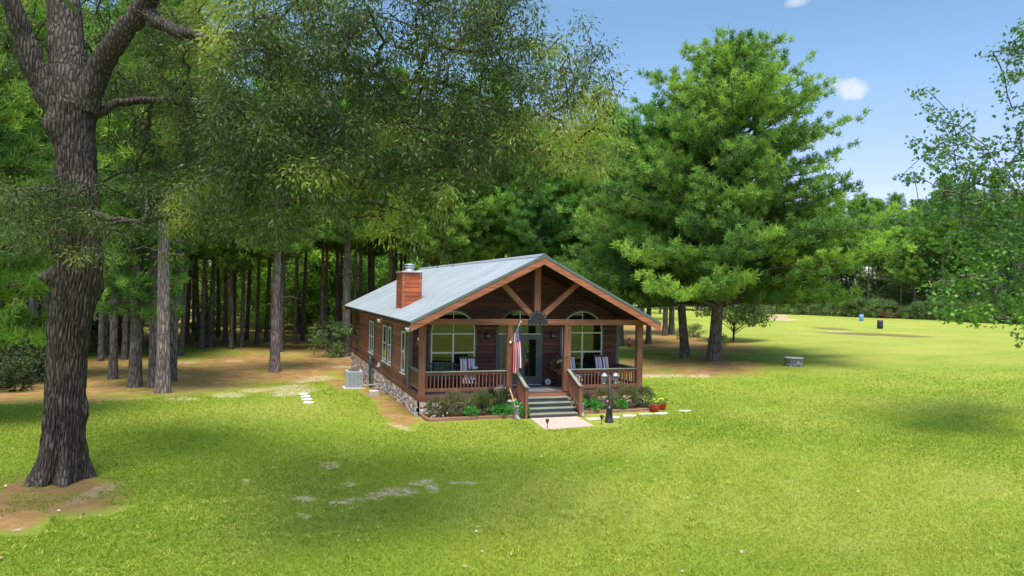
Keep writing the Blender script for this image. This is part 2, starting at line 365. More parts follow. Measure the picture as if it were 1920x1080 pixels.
# ---------------------------------------------------------------- ground
def ell(px, py, cx, cy, rx, ry, rot=0.0):
    c, s = math.cos(rot), math.sin(rot); dx = px-cx; dy = py-cy
    return np.clip(1.35-((dx*c+dy*s)/rx)**2-((-dx*s+dy*c)/ry)**2, 0, 1)
STRAW = [(110, 930, 150, 45, 0), (20, 960, 80, 50, 0), (250, 705, 330, 42, 0), (500, 690, 230, 32, 0), (80, 740, 200, 22, 0), (620, 680, 90, 28, 0), (600, 650, 200, 18, 0), (1330, 688, 120, 22, .02), (1250, 640, 90, 26, 0), (1200, 690, 60, 22, 0), (1350, 650, 80, 16, 0), (1409, 660, 18, 3, 0), (745, 770, 50, 30, .55), (700, 738, 40, 14, .5), (650, 720, 45, 12, 0), (1200, 620, 60, 30, 0), (420, 640, 300, 12, 0)]
SAND = [(745, 922, 42, 11, 0), (705, 928, 26, 7, 0), (790, 905, 34, 7, -.1), (812, 915, 16, 12, 0), (680, 937, 42, 5, 0), (640, 943, 34, 5, 0), (620, 873, 22, 8, 0), (630, 868, 12, 5, 0), (655, 908, 16, 6, 0), (570, 935, 32, 7, 0), (572, 968, 14, 6, 0), (850, 905, 12, 4, 0), (880, 905, 24, 4, 0), (460, 902, 14, 5, 0), (175, 925, 75, 12, -.35), (30, 992, 22, 5, 0), (540, 726, 50, 5, -.08), (590, 712, 50, 5, -.1), (430, 741, 45, 6, 0), (600, 708, 40, 4, 0), (550, 735, 60, 8, -.1), (340, 748, 40, 4, 0), (1240, 705, 60, 4, 0), (1310, 706, 30, 3, 0), (1395, 680, 20, 2, 0), (480, 732, 40, 5, -.05), (1470, 599, 34, 3, 0.03), (1462, 593, 20, 7, 0), (1570, 622, 30, 2, .03), (640, 688, 26, 3, 0), (620, 665, 20, 2, 0), (440, 677, 22, 2, 0), (350, 680, 24, 3, 0), (748, 800, 30, 5, .3)]
DRY = [(1650, 605, 420, 12, .05), (900, 960, 160, 40, 0), (1200, 950, 260, 60, 0), (1600, 1000, 300, 70, .1), (1560, 660, 120, 8, .03), (600, 950, 170, 70, 0), (640, 985, 80, 26, 0), (1150, 780, 60, 12, 0), (200, 780, 260, 20, 0), (450, 770, 160, 14, 0), (560, 760, 60, 20, 0), (1750, 760, 260, 14, .05), (1500, 790, 200, 12, .1), (1300, 850, 240, 20, .1), (1830, 900, 160, 40, .1), (1720, 625, 200, 8, .04), (1650, 640, 420, 45, .03)]
RUT = [(1625, 626, 95, 3.0, .035), (1560, 616, 40, 2.2, .06), (1690, 629, 60, 2.4, .04)]
def masks(x, y):
    px, py, w = proj(x, y, gz(x, y)); ok = w > 2
    o = []
    for L in (STRAW, SAND, DRY, RUT):
        m = np.zeros(np.shape(px))
        for e in L:
            if L is DRY:
                c, s_ = math.cos(e[4]), math.sin(e[4]); dx = px-e[0]; dy = py-e[1]; m = np.maximum(m, .9*np.exp(-.8*(((dx*c+dy*s_)/e[2])**2+((-dx*s_+dy*c)/e[3])**2)))
            else: m = np.maximum(m, ell(px, py, *e))
        o.append(np.where(ok, m, 0))
    lawnless = ss(30, 42, y)*ss(9, 0, x-0.05*y)          # the wood's floor is straw all the way back
    o[0] = np.maximum(o[0], lawnless*.75)
    return o
dr = np.concatenate([np.linspace(-70, 6, 14), np.geomspace(7, 150, 470), np.geomspace(155, 1500, 22)])
sr = np.concatenate([-np.geomspace(8, .86, 16), np.linspace(-.84, .84, 460), np.geomspace(.86, 8, 16)])
Dg, Sg = np.meshgrid(dr, sr, indexing='ij'); Lg = Sg*np.maximum(Dg, 8)
Xg = CAM[0]+Dg*math.sin(YAW)+Lg*math.cos(YAW); Yg = CAM[1]+Dg*math.cos(YAW)-Lg*math.sin(YAW)
Mk = masks(Xg, Yg); _px, _py, _w = proj(Xg, Yg, gz(Xg, Yg)); Zg = gz(Xg, Yg)-0.06*Mk[3]+0.10*ss(.3, 1, Mk[0])*ss(1.5, .4, np.abs(np.hypot(Xg-gp(1300, 690)[0], Yg-gp(1300, 690)[1])-0)/4)
Mk[3] = np.maximum(Mk[3], np.where(_w > 2, .85*ell(_px, _py, 90, 925, 150, 46), 0)); a_, b_ = Dg.shape; idx = np.arange(a_*b_).reshape(a_, b_)
Fg = np.stack([idx[:-1, :-1], idx[:-1, 1:], idx[1:, 1:], idx[1:, :-1]], -1).reshape(-1, 4)
t = NT('ground', .95, .08)
at_ = t.sep(t.attr('patch')); straw, sand, dry = at_[0], at_[1], at_[2]; rut = t.attr('patch', 'Alpha')
nA = t.noise(.22, 4); nB = t.noise(1.3, 5, rough=.65); nC = t.noise(9, 4, rough=.7); nD = t.noise(55, 3, rough=.7)
lawn = t.ramp(nA, [(.3, (.185, .272, .025)), (.5, (.255, .32, .038)), (.7, (.33, .35, .06))])
lawn = t.mix(.55, lawn, t.ramp(nB, [(.25, (.72, .80, .7)), (.5, (1, 1, 1)), (.75, (1.22, 1.14, 1.2))]), 'MULTIPLY')
lawn = t.mix(t.math('MULTIPLY', dry, t.math('ADD', t.math('MULTIPLY', nB, .8), .15), True), lawn, (.38, .37, .09))
mow = t.noise(.55, 3, t.mapping((.16, 1.3, 1), rot=(0, 0, .42))); lawn = t.mix(.45, lawn, t.ramp(mow, [(.3, (.80, .86, .8)), (.7, (1.18, 1.1, 1.15))]), 'MULTIPLY')
lawn = t.mix(.5, lawn, t.ramp(nC, [(.25, (.68, .75, .6)), (.75, (1.25, 1.2, 1.25))]), 'MULTIPLY')
lawn = t.mix(.75, lawn, t.ramp(nD, [(.3, (.62, .66, .55)), (.55, (1, 1, 1)), (.8, (1.35, 1.3, 1.35))]), 'MULTIPLY')
def edge(mk, sc, k=1.5, th=.5):
    e = t.math('ADD', mk, t.math('MULTIPLY', t.math('SUBTRACT', t.noise(sc, 6, rough=.75), .5), k)); return t.math('MULTIPLY', t.math('SUBTRACT', e, th), 4.0, True)
strawc = t.mix(.8, t.ramp(nB, [(.25, (.20, .10, .05)), (.5, (.36, .18, .08)), (.75, (.48, .31, .14))]), t.ramp(nD, [(.3, (.5, .5, .5)), (.7, (1.5, 1.45, 1.4))]), 'MULTIPLY')
sandc = t.ramp(t.noise(4, 5, rough=.7), [(.3, (.40, .26, .16)), (.5, (.55, .40, .27)), (.7, (.70, .57, .44))])
es = t.math('MULTIPLY', t.math('SUBTRACT', t.math('ADD', t.math('ADD', t.math('MULTIPLY', straw, .9), t.math('MULTIPLY', t.math('SUBTRACT', t.noise(.55, 5, rough=.7), .5), 2.2)), t.math('MULTIPLY', t.math('SUBTRACT', t.noise(7, 4, rough=.8), .5), 1.2)), .32), 1.5, True)
es = t.math('MULTIPLY', es, t.math('GREATER_THAN', straw, .04))
c = t.mix(t.math('MULTIPLY', es, .93), lawn, strawc)
en = t.math('MULTIPLY', t.math('SUBTRACT', t.math('ADD', t.math('ADD', t.math('MULTIPLY', sand, .80), t.math('MULTIPLY', t.math('SUBTRACT', t.noise(4.5, 6, rough=.8), .5), 3.4)), t.math('MULTIPLY', t.math('SUBTRACT', t.noise(19, 4, rough=.8), .5), 2.4)), .62), 2.6, True)
c = t.mix(t.math('MULTIPLY', en, t.math('GREATER_THAN', sand, .03)), c, sandc)
c = t.mix(t.math('MULTIPLY', rut, t.math('ADD', .35, t.math('MULTIPLY', nC, .7)), True), c, (.125, .085, .042))
t.color(c); t.bump(t.math('ADD', nC, t.math('MULTIPLY', nD, .8)), .8, .06); MATS['ground'] = t.m
g_ = mesh_np('ground', np.stack([Xg, Yg, Zg], -1).reshape(-1, 3), Fg, None, 'ground', None, True, None, ('patch', np.stack(Mk, -1).reshape(-1, 4))); tag(g_, kind='structure')
# short lawn grass
NB = 520000
d = np.exp(rng.uniform(math.log(9.2), math.log(44), NB)); sx = rng.uniform(-.76, .76, NB)
bx = CAM[0]+d*math.sin(YAW)+d*sx*math.cos(YAW); by = CAM[1]+d*math.cos(YAW)-d*sx*math.sin(YAW)
mk = masks(bx, by)
def vnoise(x, y, sc, seed=0):
    r = np.random.default_rng(seed).random((64, 64)); u = x/sc; v = y/sc; i = np.floor(u).astype(int); j = np.floor(v).astype(int); fu = u-i; fv = v-j; fu = fu*fu*(3-2*fu); fv = fv*fv*(3-2*fv)
    q = lambda a, b: r[a % 64, b % 64]
    return (q(i, j)*(1-fu)+q(i+1, j)*fu)*(1-fv)+(q(i, j+1)*(1-fu)+q(i+1, j+1)*fu)*fv
vn = .5*vnoise(bx, by, 1.6, 1)+.3*vnoise(bx, by, .6, 2)+.2*vnoise(bx, by, .2, 3)
keep = ((mk[0] < .05) | (mk[0]*.9+(vn-.5)*1.6 < .45)) & ((mk[1] < .05) | (mk[1]*1.1+(vn-.5)*3.0+rng.normal(size=NB)*.25 < .55)) & (rng.random(NB) < .35+vn*1.1)
keep &= rng.random(NB) < np.clip((44-d)/22, 0, 1)
keep &= ~((bx > -.35) & (bx < 9.0) & (by > -1.25) & (by < 21)) & ~((bx > 3.3) & (bx < 6.2) & (by > -3.2) & (by < 0))
bx, by, d, vn = bx[keep], by[keep], d[keep], vn[keep]; dry_ = mk[2][keep]; n = len(bx)
h = (.030+.0012*d)*rng.uniform(.6, 1.35, n)*(.75+.5*vn); wd = .0055+.00042*d
B = np.stack([bx, by, gz(bx, by)-.004], -1); an = rng.uniform(0, 2*math.pi, n); ln = rng.normal(size=(n, 2))*.75*h[:, None]
pr_ = np.stack([np.cos(an), np.sin(an), 0*an], -1)*wd[:, None]; tip = B+np.stack([ln[:, 0], ln[:, 1], h], -1)
mw = np.hypot(bx-26, by+30); mow_ = np.sin(mw*2*math.pi/1.35+1.5*vnoise(bx, by, 6, 6))*.5+.9*(vnoise(mw*3, by*.35+bx*.2, 1.7, 8)-.5)
tn = np.clip(.30+.11*mow_*ss(-4, 6, bx-by*.2)+.34*(vnoise(bx, by, 9, 5)-.5)+.5*(vnoise(bx, by, 4.5, 4)-.5)+.35*(vn-.5)+.22*dry_+rng.normal(size=n)*.07, 0, 1)
V = np.stack([B-pr_, B+pr_, tip], 1).reshape(-1, 3)
o = mesh_np('grass', V, np.arange(3*n).reshape(-1, 3), np.repeat(tn, 3), 'grass_blades'); tag(o, 'short green mown lawn grass growing round the cabin and under the oak', 'grass', kind='stuff')
nw = 2600; d = np.exp(rng.uniform(math.log(9.5), math.log(30), nw)); sx = rng.uniform(-.75, .75, nw)
wx = CAM[0]+d*math.sin(YAW)+d*sx*math.cos(YAW); wy = CAM[1]+d*math.cos(YAW)-d*sx*math.sin(YAW); wk = masks(wx, wy)
ok = (vnoise(wx, wy, 2.6, 15) > .52) & (wk[0] < .3) & ~((wx > -.6) & (wx < 9.3) & (wy > -1.4) & (wy < 21)) & ~((wx > 3.2) & (wx < 6.3) & (wy > -3.3) & (wy < 0)); wx, wy = wx[ok], wy[ok]; n = len(wx)
P = np.repeat(np.stack([wx, wy, gz(wx, wy)+.01], -1), 12, axis=0)+rng.normal(size=(12*n, 3))*[.05, .05, .004]; dv = unit(rng.normal(size=(12*n, 3))*[1, 1, .3]+[0, 0, .9]); ll_ = rng.uniform(.04, .10, 12*n)[:, None]; s_ = unit(np.cross(dv, [0, 0, 1.]))*.010
V = np.stack([P-s_*.4, P+dv*ll_*.55-s_, P+dv*ll_, P+dv*ll_*.55+s_], 1).reshape(-1, 3); tn = np.clip(np.repeat(rng.uniform(.0, .9, n), 12)+rng.normal(size=12*n)*.08, 0, 1)
o = mesh_np('weeds', V, np.arange(len(V)).reshape(-1, 4), np.repeat(tn, 4), 'grass_blades'); tag(o, 'coarser weed tufts scattered through the mown lawn', 'weeds', kind='stuff')
# ---------------------------------------------------------------- cabin
Wd, zE, zR, ov, oe, Lb = 8.6, 3.295, 5.678, .53, .428, 20.84
PD, YB, YE = 2.0, 17.0, 20.2                         # front porch depth, start of back porch, end
zD, zS, zb0, zb1 = .733, .533, 3.16, 3.37
cab = empty('cabin', (Wd/2, 10, 0), 'single storey cedar cabin with grey metal roof, stone base and front porch', 'cabin')
sl_ = (zR-zE)/(Wd/2+oe)
def roofz(x): return zR-sl_*abs(x-Wd/2)
# foundation: rounded field stones in a real uneven skin
def stone_wall(p0, p1, z1):
    p0 = np.array(p0, float); p1 = np.array(p1, float); L = np.linalg.norm(p1-p0); nx = int(L/.045); nzz = 34; dx = (p1-p0)/L; nrm = np.array([dx[1], -dx[0]])
    gq = np.random.default_rng(5); zl = -1.2; cs = []
    for _ in range(int(L*1.9*60)):                    # stones of unequal size, laid apart
        q = np.array([gq.uniform(0, L), gq.uniform(zl, z1)])
        if not cs or np.min(np.hypot(*(np.array(cs)-q).T*np.array([[1], [1.25]]))) > .155: cs.append(q)
    cs = np.array(cs); cr = gq.random((len(cs), 3))
    s = np.linspace(0, L, nx+1); P = p0+dx*s[:, None]; zb = gz(P[:, 0], P[:, 1])-.15
    z = zb[:, None]+(z1-zb)[:, None]*np.linspace(0, 1, nzz+1)[None]
    S_ = np.broadcast_to(s[:, None], z.shape); dd = np.hypot((S_+.03*np.sin(z*31))[..., None]-cs[:, 0], (z[..., None]-cs[:, 1]+.03*np.sin(S_*23)[..., None])*1.25)
    o2 = np.partition(dd, 1, axis=-1)[..., :2]; ni = dd.argmin(-1); e = o2[..., 1]-o2[..., 0]
    b = np.minimum(.075, e*.8)*(.6+.7*cr[ni][..., 1])
    V = np.stack([P[:, None, 0]+nrm[0]*b, P[:, None, 1]+nrm[1]*b, z], -1)
    pal = np.array([(.42, .32, .28), (.60, .45, .36), (.38, .35, .36), (.66, .53, .38), (.52, .47, .46), (.57, .40, .32)])
    c = pal[(cr[ni][..., 0]*5.99).astype(int)]*(.8+.4*cr[ni][..., 2:3]); w = np.clip((e-.018)/.02, 0, 1)[..., None]; c = c*w+np.array([.15, .11, .085])*(1-w)
    idx = np.arange((nx+1)*(nzz+1)).reshape(nx+1, nzz+1); F = np.stack([idx[:-1, :-1], idx[1:, :-1], idx[1:, 1:], idx[:-1, 1:]], -1).reshape(-1, 4)
    return V.reshape(-1, 3), F, np.concatenate([c, np.ones_like(c[..., :1])], -1).reshape(-1, 4)
VV, FF, CC, k = [], [], [], 0
for a_, b_ in (((.02, 20.2), (.02, .02)), ((.02, .02), (Wd-.02, .02)), ((Wd-.02, .02), (Wd-.02, 20.2)), ((Wd-.02, 20.2), (.02, 20.2))):
    v_, f_, c_ = stone_wall(a_, b_, zS); VV.append(v_); FF.append(f_+k); CC.append(c_); k += len(v_)
mesh_np('foundation', np.concatenate(VV), np.concatenate(FF), None, 'field_stone', cab, True, None, ('stone', np.concatenate(CC)))
# deck and rims
MB().box(.04, Wd-.04, .04, PD, zD-.04, zD).build('porch_deck', 'deck_wood', cab)
MB().box(.04, Wd-.04, YB, YE-.04, zD-.04, zD).build('porch_deck', 'deck_wood', cab)
m = MB(); m.box(-.03, Wd+.03, -.03, .04, zS-.02, zD-.045).box(-.03, Wd+.03, YE-.04, YE+.03, zS-.02, zD-.045).box(-.03, .04, .04, YE-.04, zS-.02, zD-.045).box(Wd-.04, Wd+.03, .04, YE-.04, zS-.02, zD-.045)
m.build('rim_board', 'rim_wood', cab, bevel=.006)
MB().box(3.66, 5.42, -.075, -.035, zS-.05, zD-.045).build('stair_header_board', 'cedar_trim', cab)
# enclosed body
for x0 in (.03, Wd-.15): MB().box(x0, x0+.12, PD, YB, zS, roofz(.03)-.14).build('side_wall', 'siding', cab)
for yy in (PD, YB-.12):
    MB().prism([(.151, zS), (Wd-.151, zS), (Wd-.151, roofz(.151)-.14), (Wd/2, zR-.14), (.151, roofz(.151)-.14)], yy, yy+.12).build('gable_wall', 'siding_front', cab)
m = MB()
for x0 in (.0, Wd-.12):
    for y0 in (PD-.028, YB-.092): MB().box(x0-.005, x0+.125, y0, y0+.12, zD+.002 if y0 > 2 else zD+.002, roofz(.0)-.16).build('corner_trim', 'trim_green', cab)
# roof: two slopes with raised ribs, boarded underside
nrm = np.array([sl_, 1])/math.hypot(sl_, 1)
m = MB(); u = MB()
for s in (-1, 1):
    xe = Wd/2+s*(Wd/2+oe)
    a = (Wd/2, zR); b = (xe, zE)
    pts = [a, b, (b[0], b[1]-.035), (a[0], a[1]-.035)]
    m.prism(pts if s > 0 else pts[::-1], -ov, Lb)
    k = 0; y = -ov+.1
    while y < Lb-.05:
        p0 = np.array([Wd/2+s*.06, y, zR-.06*sl_+.012]); p1 = np.array([xe-s*.02, y, zE+.02*sl_+.012]); m.bar(p0, p1, .035, .026); y += .228
    pts = [(a[0], a[1]-.037), (b[0]-s*.02, b[1]-.037), (b[0]-s*.02, b[1]-.10), (a[0], a[1]-.10)]
    u.prism(pts if s > 0 else pts[::-1], -ov+.05, Lb-.05)
rf = m.build('roof', 'metal_roof', cab)
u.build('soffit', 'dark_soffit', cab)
m = MB(); m.prism([(Wd/2-.2, zR-.2*sl_+.03), (Wd/2, zR+.035), (Wd/2+.2, zR-.2*sl_+.03), (Wd/2+.2, zR-.2*sl_+.036), (Wd/2, zR+.05), (Wd/2-.2, zR-.2*sl_+.036)][::-1], -ov-.02, Lb+.02)
m.build('ridge_cap', 'galvanised', rf)
for s in (-1, 1):
    xe = Wd/2+s*(Wd/2+oe)
    for y0, y1, nm, mt, t0, t1 in ((-ov-.045, -ov-.002, 'fascia_board', 'cedar_trim', .085, .34), (-ov-.06, -ov-.001, 'drip_edge', 'drip_edge', -.012, .083), (Lb+.002, Lb+.045, 'fascia_board', 'cedar_trim', .085, .34), (Lb+.001, Lb+.06, 'drip_edge', 'drip_edge', -.012, .083)):
        pts = [(Wd/2, zR-t0), (xe, zE-t0), (xe, zE-t1), (Wd/2, zR-t1)]
        MB().prism(pts if s > 0 else pts[::-1], y0, y1).build(nm, mt, cab)
    MB().box(min(xe, xe-s*.03), max(xe, xe-s*.03), -ov+.01, Lb-.01, zE-.14, zE-.036).build('eave_board', 'black_metal' if s < 0 else 'drip_edge', cab)
    y = .25
    while y < 20:
        x0 = 0.03 if s < 0 else Wd-.03
        MB().bar((x0+s*.0, y, roofz(0.03)-.17), (xe-s*.04, y, zE-.155), .045, .12).build('rafter_tail', 'cedar_post', cab); y += .61
# posts, beam, truss
XP = [(0, .22), (pl(951.5, 650, 0)[0], pl(962.5, 650, 0)[0]), (pl(1058.5, 650, 0)[0], pl(1071, 650, 0)[0]), (Wd-.24, Wd)]
for i, (x0, x1) in enumerate(XP):
    MB().box(x0, x1, 0, .2, zD+.001 if i in (1, 2) else zD-.04, zb0).build('porch_post', 'cedar_post', cab, bevel=.012)
for x0 in (0, Wd-.22): MB().box(x0, x0+.22, YE-.22, YE, zD, zb0+.05).build('porch_post', 'cedar_post', cab, bevel=.012)
MB().box(-.02, Wd+.02, -.012, .212, zb0, zb1).build('porch_beam', 'cedar_beam', cab, bevel=.01)
MB().box(-.02, Wd+.02, YE-.21, YE, zb0+.05, zb1).build('porch_beam', 'cedar_beam', cab)
for x0 in (.03, Wd-.19): MB().box(x0, x0+.16, .214, PD-.03, zb0+.02, zb1-.02).build('porch_beam', 'cedar_post', cab)
kx0, kx1 = Wd/2-.13, Wd/2+.11
MB().box(kx0, kx1, -.005, .195, zb1+.002, zR-.12).build('king_post', 'cedar_post', cab, bevel=.01)
for s, (bx_, by_) in ((-1, pl(945, 534, 0)), (1, pl(1081, 536, 0))):
    a = (Wd/2+s*.2, .095, zb1+.12); b = (bx_+s*.12, .095, by_+.13); MB().bar(a, b, .19, .19, (0, 1, 0)).build('truss_brace', 'cedar_beam', cab, bevel=.01)
m = MB(); gx = Wd/2-.0; pts = []
for i in range(37):
    a = math.pi*i/36; r = .36+.02*math.cos(i*math.pi*1.0); pts.append((gx+r*math.cos(a)*1.0, zb1-.06+r*math.sin(a)))
pts += [(gx-.38, zb0-.03), (gx+.38, zb0-.03)]
gpl = m.prism(pts[::-1], -.03, -.014).build('gusset_plate', 'black_metal', cab)
for i in range(9): a = math.pi*(i+.5)/9; MB().blob((gx+.31*math.cos(a), -.032, zb1-.06+.31*math.sin(a)), (.017, .012, .017), 4).build('bolt', 'bolt_metal', gpl)
for x in (-.32, -.16, 0, .16, .32): MB().blob((gx+x, -.032, zb0+.02), (.017, .012, .017), 4).build('bolt', 'bolt_metal', gpl)
# railings: one part each, cap as its sub-part
def railing(a, b, n, x=True, post=None, drop=0, zt=1.545):
    a = np.array(a, float); b = np.array(b, float); m = MB(); zl = zD+.16
    up = (0, 0, 1)
    m.bar(a+[0, 0, zt-.10], b+[0, 0, zt-.10], .045, .10); m.bar(a+[0, 0, zl], b+[0, 0, zl], .05, .11)
    for i in range(n):
        p = a+(b-a)*(i+.5)/n; q = p.copy(); m.bar(p+[0, 0, zl+.056], p+[0, 0, zt-.151], .036, .036, (0, 1, 0))
    o = m.build('porch_railing', 'rail_wood', cab)
    MB().bar(a+[0, 0, zt-.028], b+[0, 0, zt-.028], .14, .038).build('rail_cap', 'rail_cap', o, bevel=.006)
    return o
railing((XP[0][1]+.002, .1, 0), (XP[1][0]-.002, .1, 0), 22)
railing((XP[2][1]+.002, .1, 0), (XP[3][0]-.002, .1, 0), 20)
railing((.11, .202, 0), (.11, PD-.03, 0), 12); railing((Wd-.12, .202, 0), (Wd-.12, PD-.03, 0), 12)
railing((.11, YB+.01, 0), (.11, YE-.222, 0), 18); railing((Wd-.11, YB+.01, 0), (Wd-.11, YE-.222, 0), 18); railing((.222, YE-.11, 0), (Wd-.222, YE-.11, 0), 50)
# steps
sx0, sx1 = 3.62, 5.44
st = MB(); tr = []
for i in range(4):
    zt = zD-.147*(i+1); y1 = -.075-.27*i; y0 = y1-.27
    st.box(sx0+.03, sx1-.03, y0+.03, y1, -.1, zt-.042); tr.append((y0, y1+.0, zt))
stp = st.build('porch_steps', 'step_paint', cab)
for y0, y1, zt in tr: MB().box(sx0, sx1, y0-.01, y1-.002, zt-.04, zt).build('step_tread', 'rail_cap', stp, bevel=.008)
for s, xs in ((-1, sx0-.10), (1, sx1+.10)):
    yb = -1.12; zt = 1.05; m = MB()
    m.box(xs-.05, xs+.05, yb-.05, yb+.05, -.08, zt)
    m.bar((xs, -.02, zD+.72), (xs, yb+.05, zt-.10), .045, .09); m.bar((xs, -.04, zD+.08), (xs, yb+.05, .22), .045, .10)
    for k in range(8):
        f = (k+.6)/8.2; y = -.02+(yb+.05+.02)*f; m.box(xs-.018, xs+.018, y-.018, y+.018, zD+.08-(zD-.14)*f, zD+.68-(zD+.72-zt+.10)*f)
    o = m.build('stair_railing', 'rail_wood', cab)
    MB().bar((xs, .0, zD+.80), (xs, yb-.02, zt+.0), .12, .036).box(xs-.07, xs+.07, yb-.09, yb+.06, zt+.02, zt+.05).build('rail_cap', 'rail_cap', o)
# front windows: 2x2 lights below a half-round light
def arch_pts(cx, hw, z0, h, n=22): return [(cx+hw*math.cos(math.pi*i/n), z0+h*math.sin(math.pi*i/n)) for i in range(n+1)]
def arch_window(px0, px1, pyb, pys, pym, pyt, mullions=True):
    x0, zt = pl(px0, pys, PD); x1 = pl(px1, pys, PD)[0]; zb = pl((px0+px1)/2, pyb, PD)[1]; zm = pl((px0+px1)/2, pym, PD)[1]; za = pl((px0+px1)/2, pyt, PD)[1]
    cx = (x0+x1)/2; hw = (x1-x0)/2; y = PD
    w = MB()
    ou = [(x0-.07, zb-.07)]+[(x1+.07, zb-.07)]+arch_pts(cx, hw+.07, zt, za-zt+.07)
    w.prism([(p[0], p[1]) for p in ou], y-.03, y-.002)
    win = w.build('window', 'trim_green', cab)
    MB().prism([(x0, zb), (x1, zb)]+arch_pts(cx, hw, zt, za-zt), y-.036, y-.0305).build('pane', 'glass', win)
    f = MB(); bw = .045; y0, y1 = y-.06, y-.0365
    f.box(x0, x0+bw, y0, y1, zb, zt).box(x1-bw, x1, y0, y1, zb, zt).box(x0+bw, x1-bw, y0, y1, zb, zb+bw).box(x0, x1, y0, y1, zt, zt+bw).box(x0+bw, x1-bw, y0+.004, y1, zm-.03, zm+.03)
    f.box(cx-.035, cx+.035, y0+.002, y1, zb+bw, zt)
    A = arch_pts(cx, hw, zt+bw, za-zt-bw); Bq = arch_pts(cx, hw-bw*.6, zt+bw, za-zt-bw*1.7)
    for i in range(len(A)-1):
        f.add([(A[i][0], y0, A[i][1]), (A[i+1][0], y0, A[i+1][1]), (Bq[i+1][0], y0, Bq[i+1][1]), (Bq[i][0], y0, Bq[i][1]), (A[i][0], y1, A[i][1]), (A[i+1][0], y1, A[i+1][1]), (Bq[i+1][0], y1, Bq[i+1][1]), (Bq[i][0], y1, Bq[i][1])], [(0, 1, 2, 3), (0, 4, 5, 1), (3, 2, 6, 7)])
    f.box(cx-.012, cx+.012, y0+.012, y1, zt+bw, za-.03)
    f.build('frame', 'window_white', win)
    return win
arch_window(808, 890, 704, 627, 661, 583)
arch_window(1053, 1128, 703, 625, 659, 584)
# double door with glazed leaves under an arch
x0, zt = pl(934.5, 627, PD); x1 = pl(1013, 627, PD)[0]; za = pl(974, 583, PD)[1]; cx = (x0+x1)/2; hw = (x1-x0)/2; zb = zD+.001
dr_ = MB().prism([(x0-.09, zb), (x1+.09, zb)]+arch_pts(cx, hw+.09, zt, za-zt+.07), PD-.03, PD-.002).build('door_surround', 'trim_green', cab)
MB().prism([(x0, zt+.04), (x1, zt+.04)]+arch_pts(cx, hw-.01, zt+.04, za-zt-.04)[1:-1], PD-.036, PD-.031).build('transom_pane', 'glass', dr_)
fm = MB(); fm.box(x0, x1, PD-.055, PD-.031, zt, zt+.038).box(cx-.02, cx+.02, PD-.05, PD-.0365, zt+.04, za-.02)
fm.build('transom_bar', 'window_white', dr_)
for s, (a, b) in ((-1, (x0+.02, cx-.01)), (1, (cx+.01, x1-.02))):
    D = MB(); D.box(a, b, PD-.07, PD-.032, zb+.03, zt-.02); dd = D.build('door', 'door_paint', cab, bevel=.006)
    MB().box(a+.19, b-.17, PD-.076, PD-.071, zb+.34, zt-.20).build('pane', 'glass', dd)
    f = MB(); q0, q1, r0, r1 = a+.16, b-.14, zb+.31, zt-.17
    f.box(q0, q0+.03, PD-.085, PD-.0715, r0, r1).box(q1-.03, q1, PD-.085, PD-.0715, r0, r1).box(q0+.03, q1-.03, PD-.085, PD-.0715, r0, r0+.03).box(q0+.03, q1-.03, PD-.085, PD-.0715, r1-.03, r1)
    f.build('glazing_bead', 'trim_green', dd)
    hx = (cx-.08) if s < 0 else (cx+.08); MB().blob((hx, PD-.115, 1.68), (.03, .03, .03), 6).box(hx-.012, hx+.012, PD-.11, PD-.0715, 1.67, 1.69).build('handle', 'galvanised', dd)
MB().box(x0-.02, x1+.02, PD-.10, PD-.031, zD+.001, zD+.03).build('threshold', 'window_white', cab)
# side windows on the left wall
for (yc, w) in ((11.75, 1.5), (7.6, .95), (6.25, .75), (3.0, .72)):
    y0, y1, z0, z1 = yc-w/2, yc+w/2, 1.24, 2.76
    wi = MB().box(.0, .029, y0-.07, y1+.07, z0-.05, z1+.09).build('window', 'trim_green', cab)
    MB().box(-.008, -.001, y0, y1, z0, z1).build('pane', 'glass', wi)
    f = MB(); f.box(-.035, -.009, y0, y0+.06, z0, z1).box(-.035, -.009, y1-.06, y1, z0, z1).box(-.035, -.009, y0+.06, y1-.06, z1-.06, z1).box(-.035, -.009, y0+.06, y1-.06, z0, z0+.06).box(-.032, -.009, y0+.06, y1-.06, 1.96, 2.02)
    if w > 1.2: f.box(-.032, -.009, yc-.04, yc+.04, z0+.06, 1.96).box(-.032, -.009, yc-.04, yc+.04, 2.02, z1-.06)
    f.build('frame', 'window_white', wi); MB().box(-.075, -.001, y0-.09, y1+.09, z0-.10, z0-.051).build('sill', 'window_white', wi)
# chimney
cyf = 4.22; chx0, chx1 = .12, .90; zt_ = pl(770, 511, cyf)[1]; cyb = cyf+1.3
ch = MB().box(chx0, chx1, cyf, cyb, roofz(chx0)-.1, zt_).build('chimney', 'chimney_wood', cab)
m = MB(); q = .012
for (xx, yy) in ((chx0, cyf), (chx1, cyf), (chx0, cyb), (chx1, cyb)):
    m.box(xx-(q if xx == chx0 else .09), xx+(.09 if xx == chx0 else q), yy-(q if yy == cyf else .09), yy+(.09 if yy == cyf else q), roofz(chx0)-.08, zt_-.002)
m.build('corner_trim', 'cedar_trim', ch)
MB().box(chx0-.05, chx1+.05, cyf-.05, cyb+.05, zt_+.001, zt_+.05).build('chimney_cap', 'galvanised', ch, bevel=.01)
m = MB(); cc = ((chx0+chx1)/2, (cyf+cyb)/2, zt_+.05)
m.lathe([(.25, 0), (.22, .07), (.17, .10), (.17, .17), (.23, .18), (.24, .21), (.17, .22), (.17, .26), (.25, .27), (.20, .30), (.04, .33)], cc, 20).build('flue', 'galvanised', ch, True)
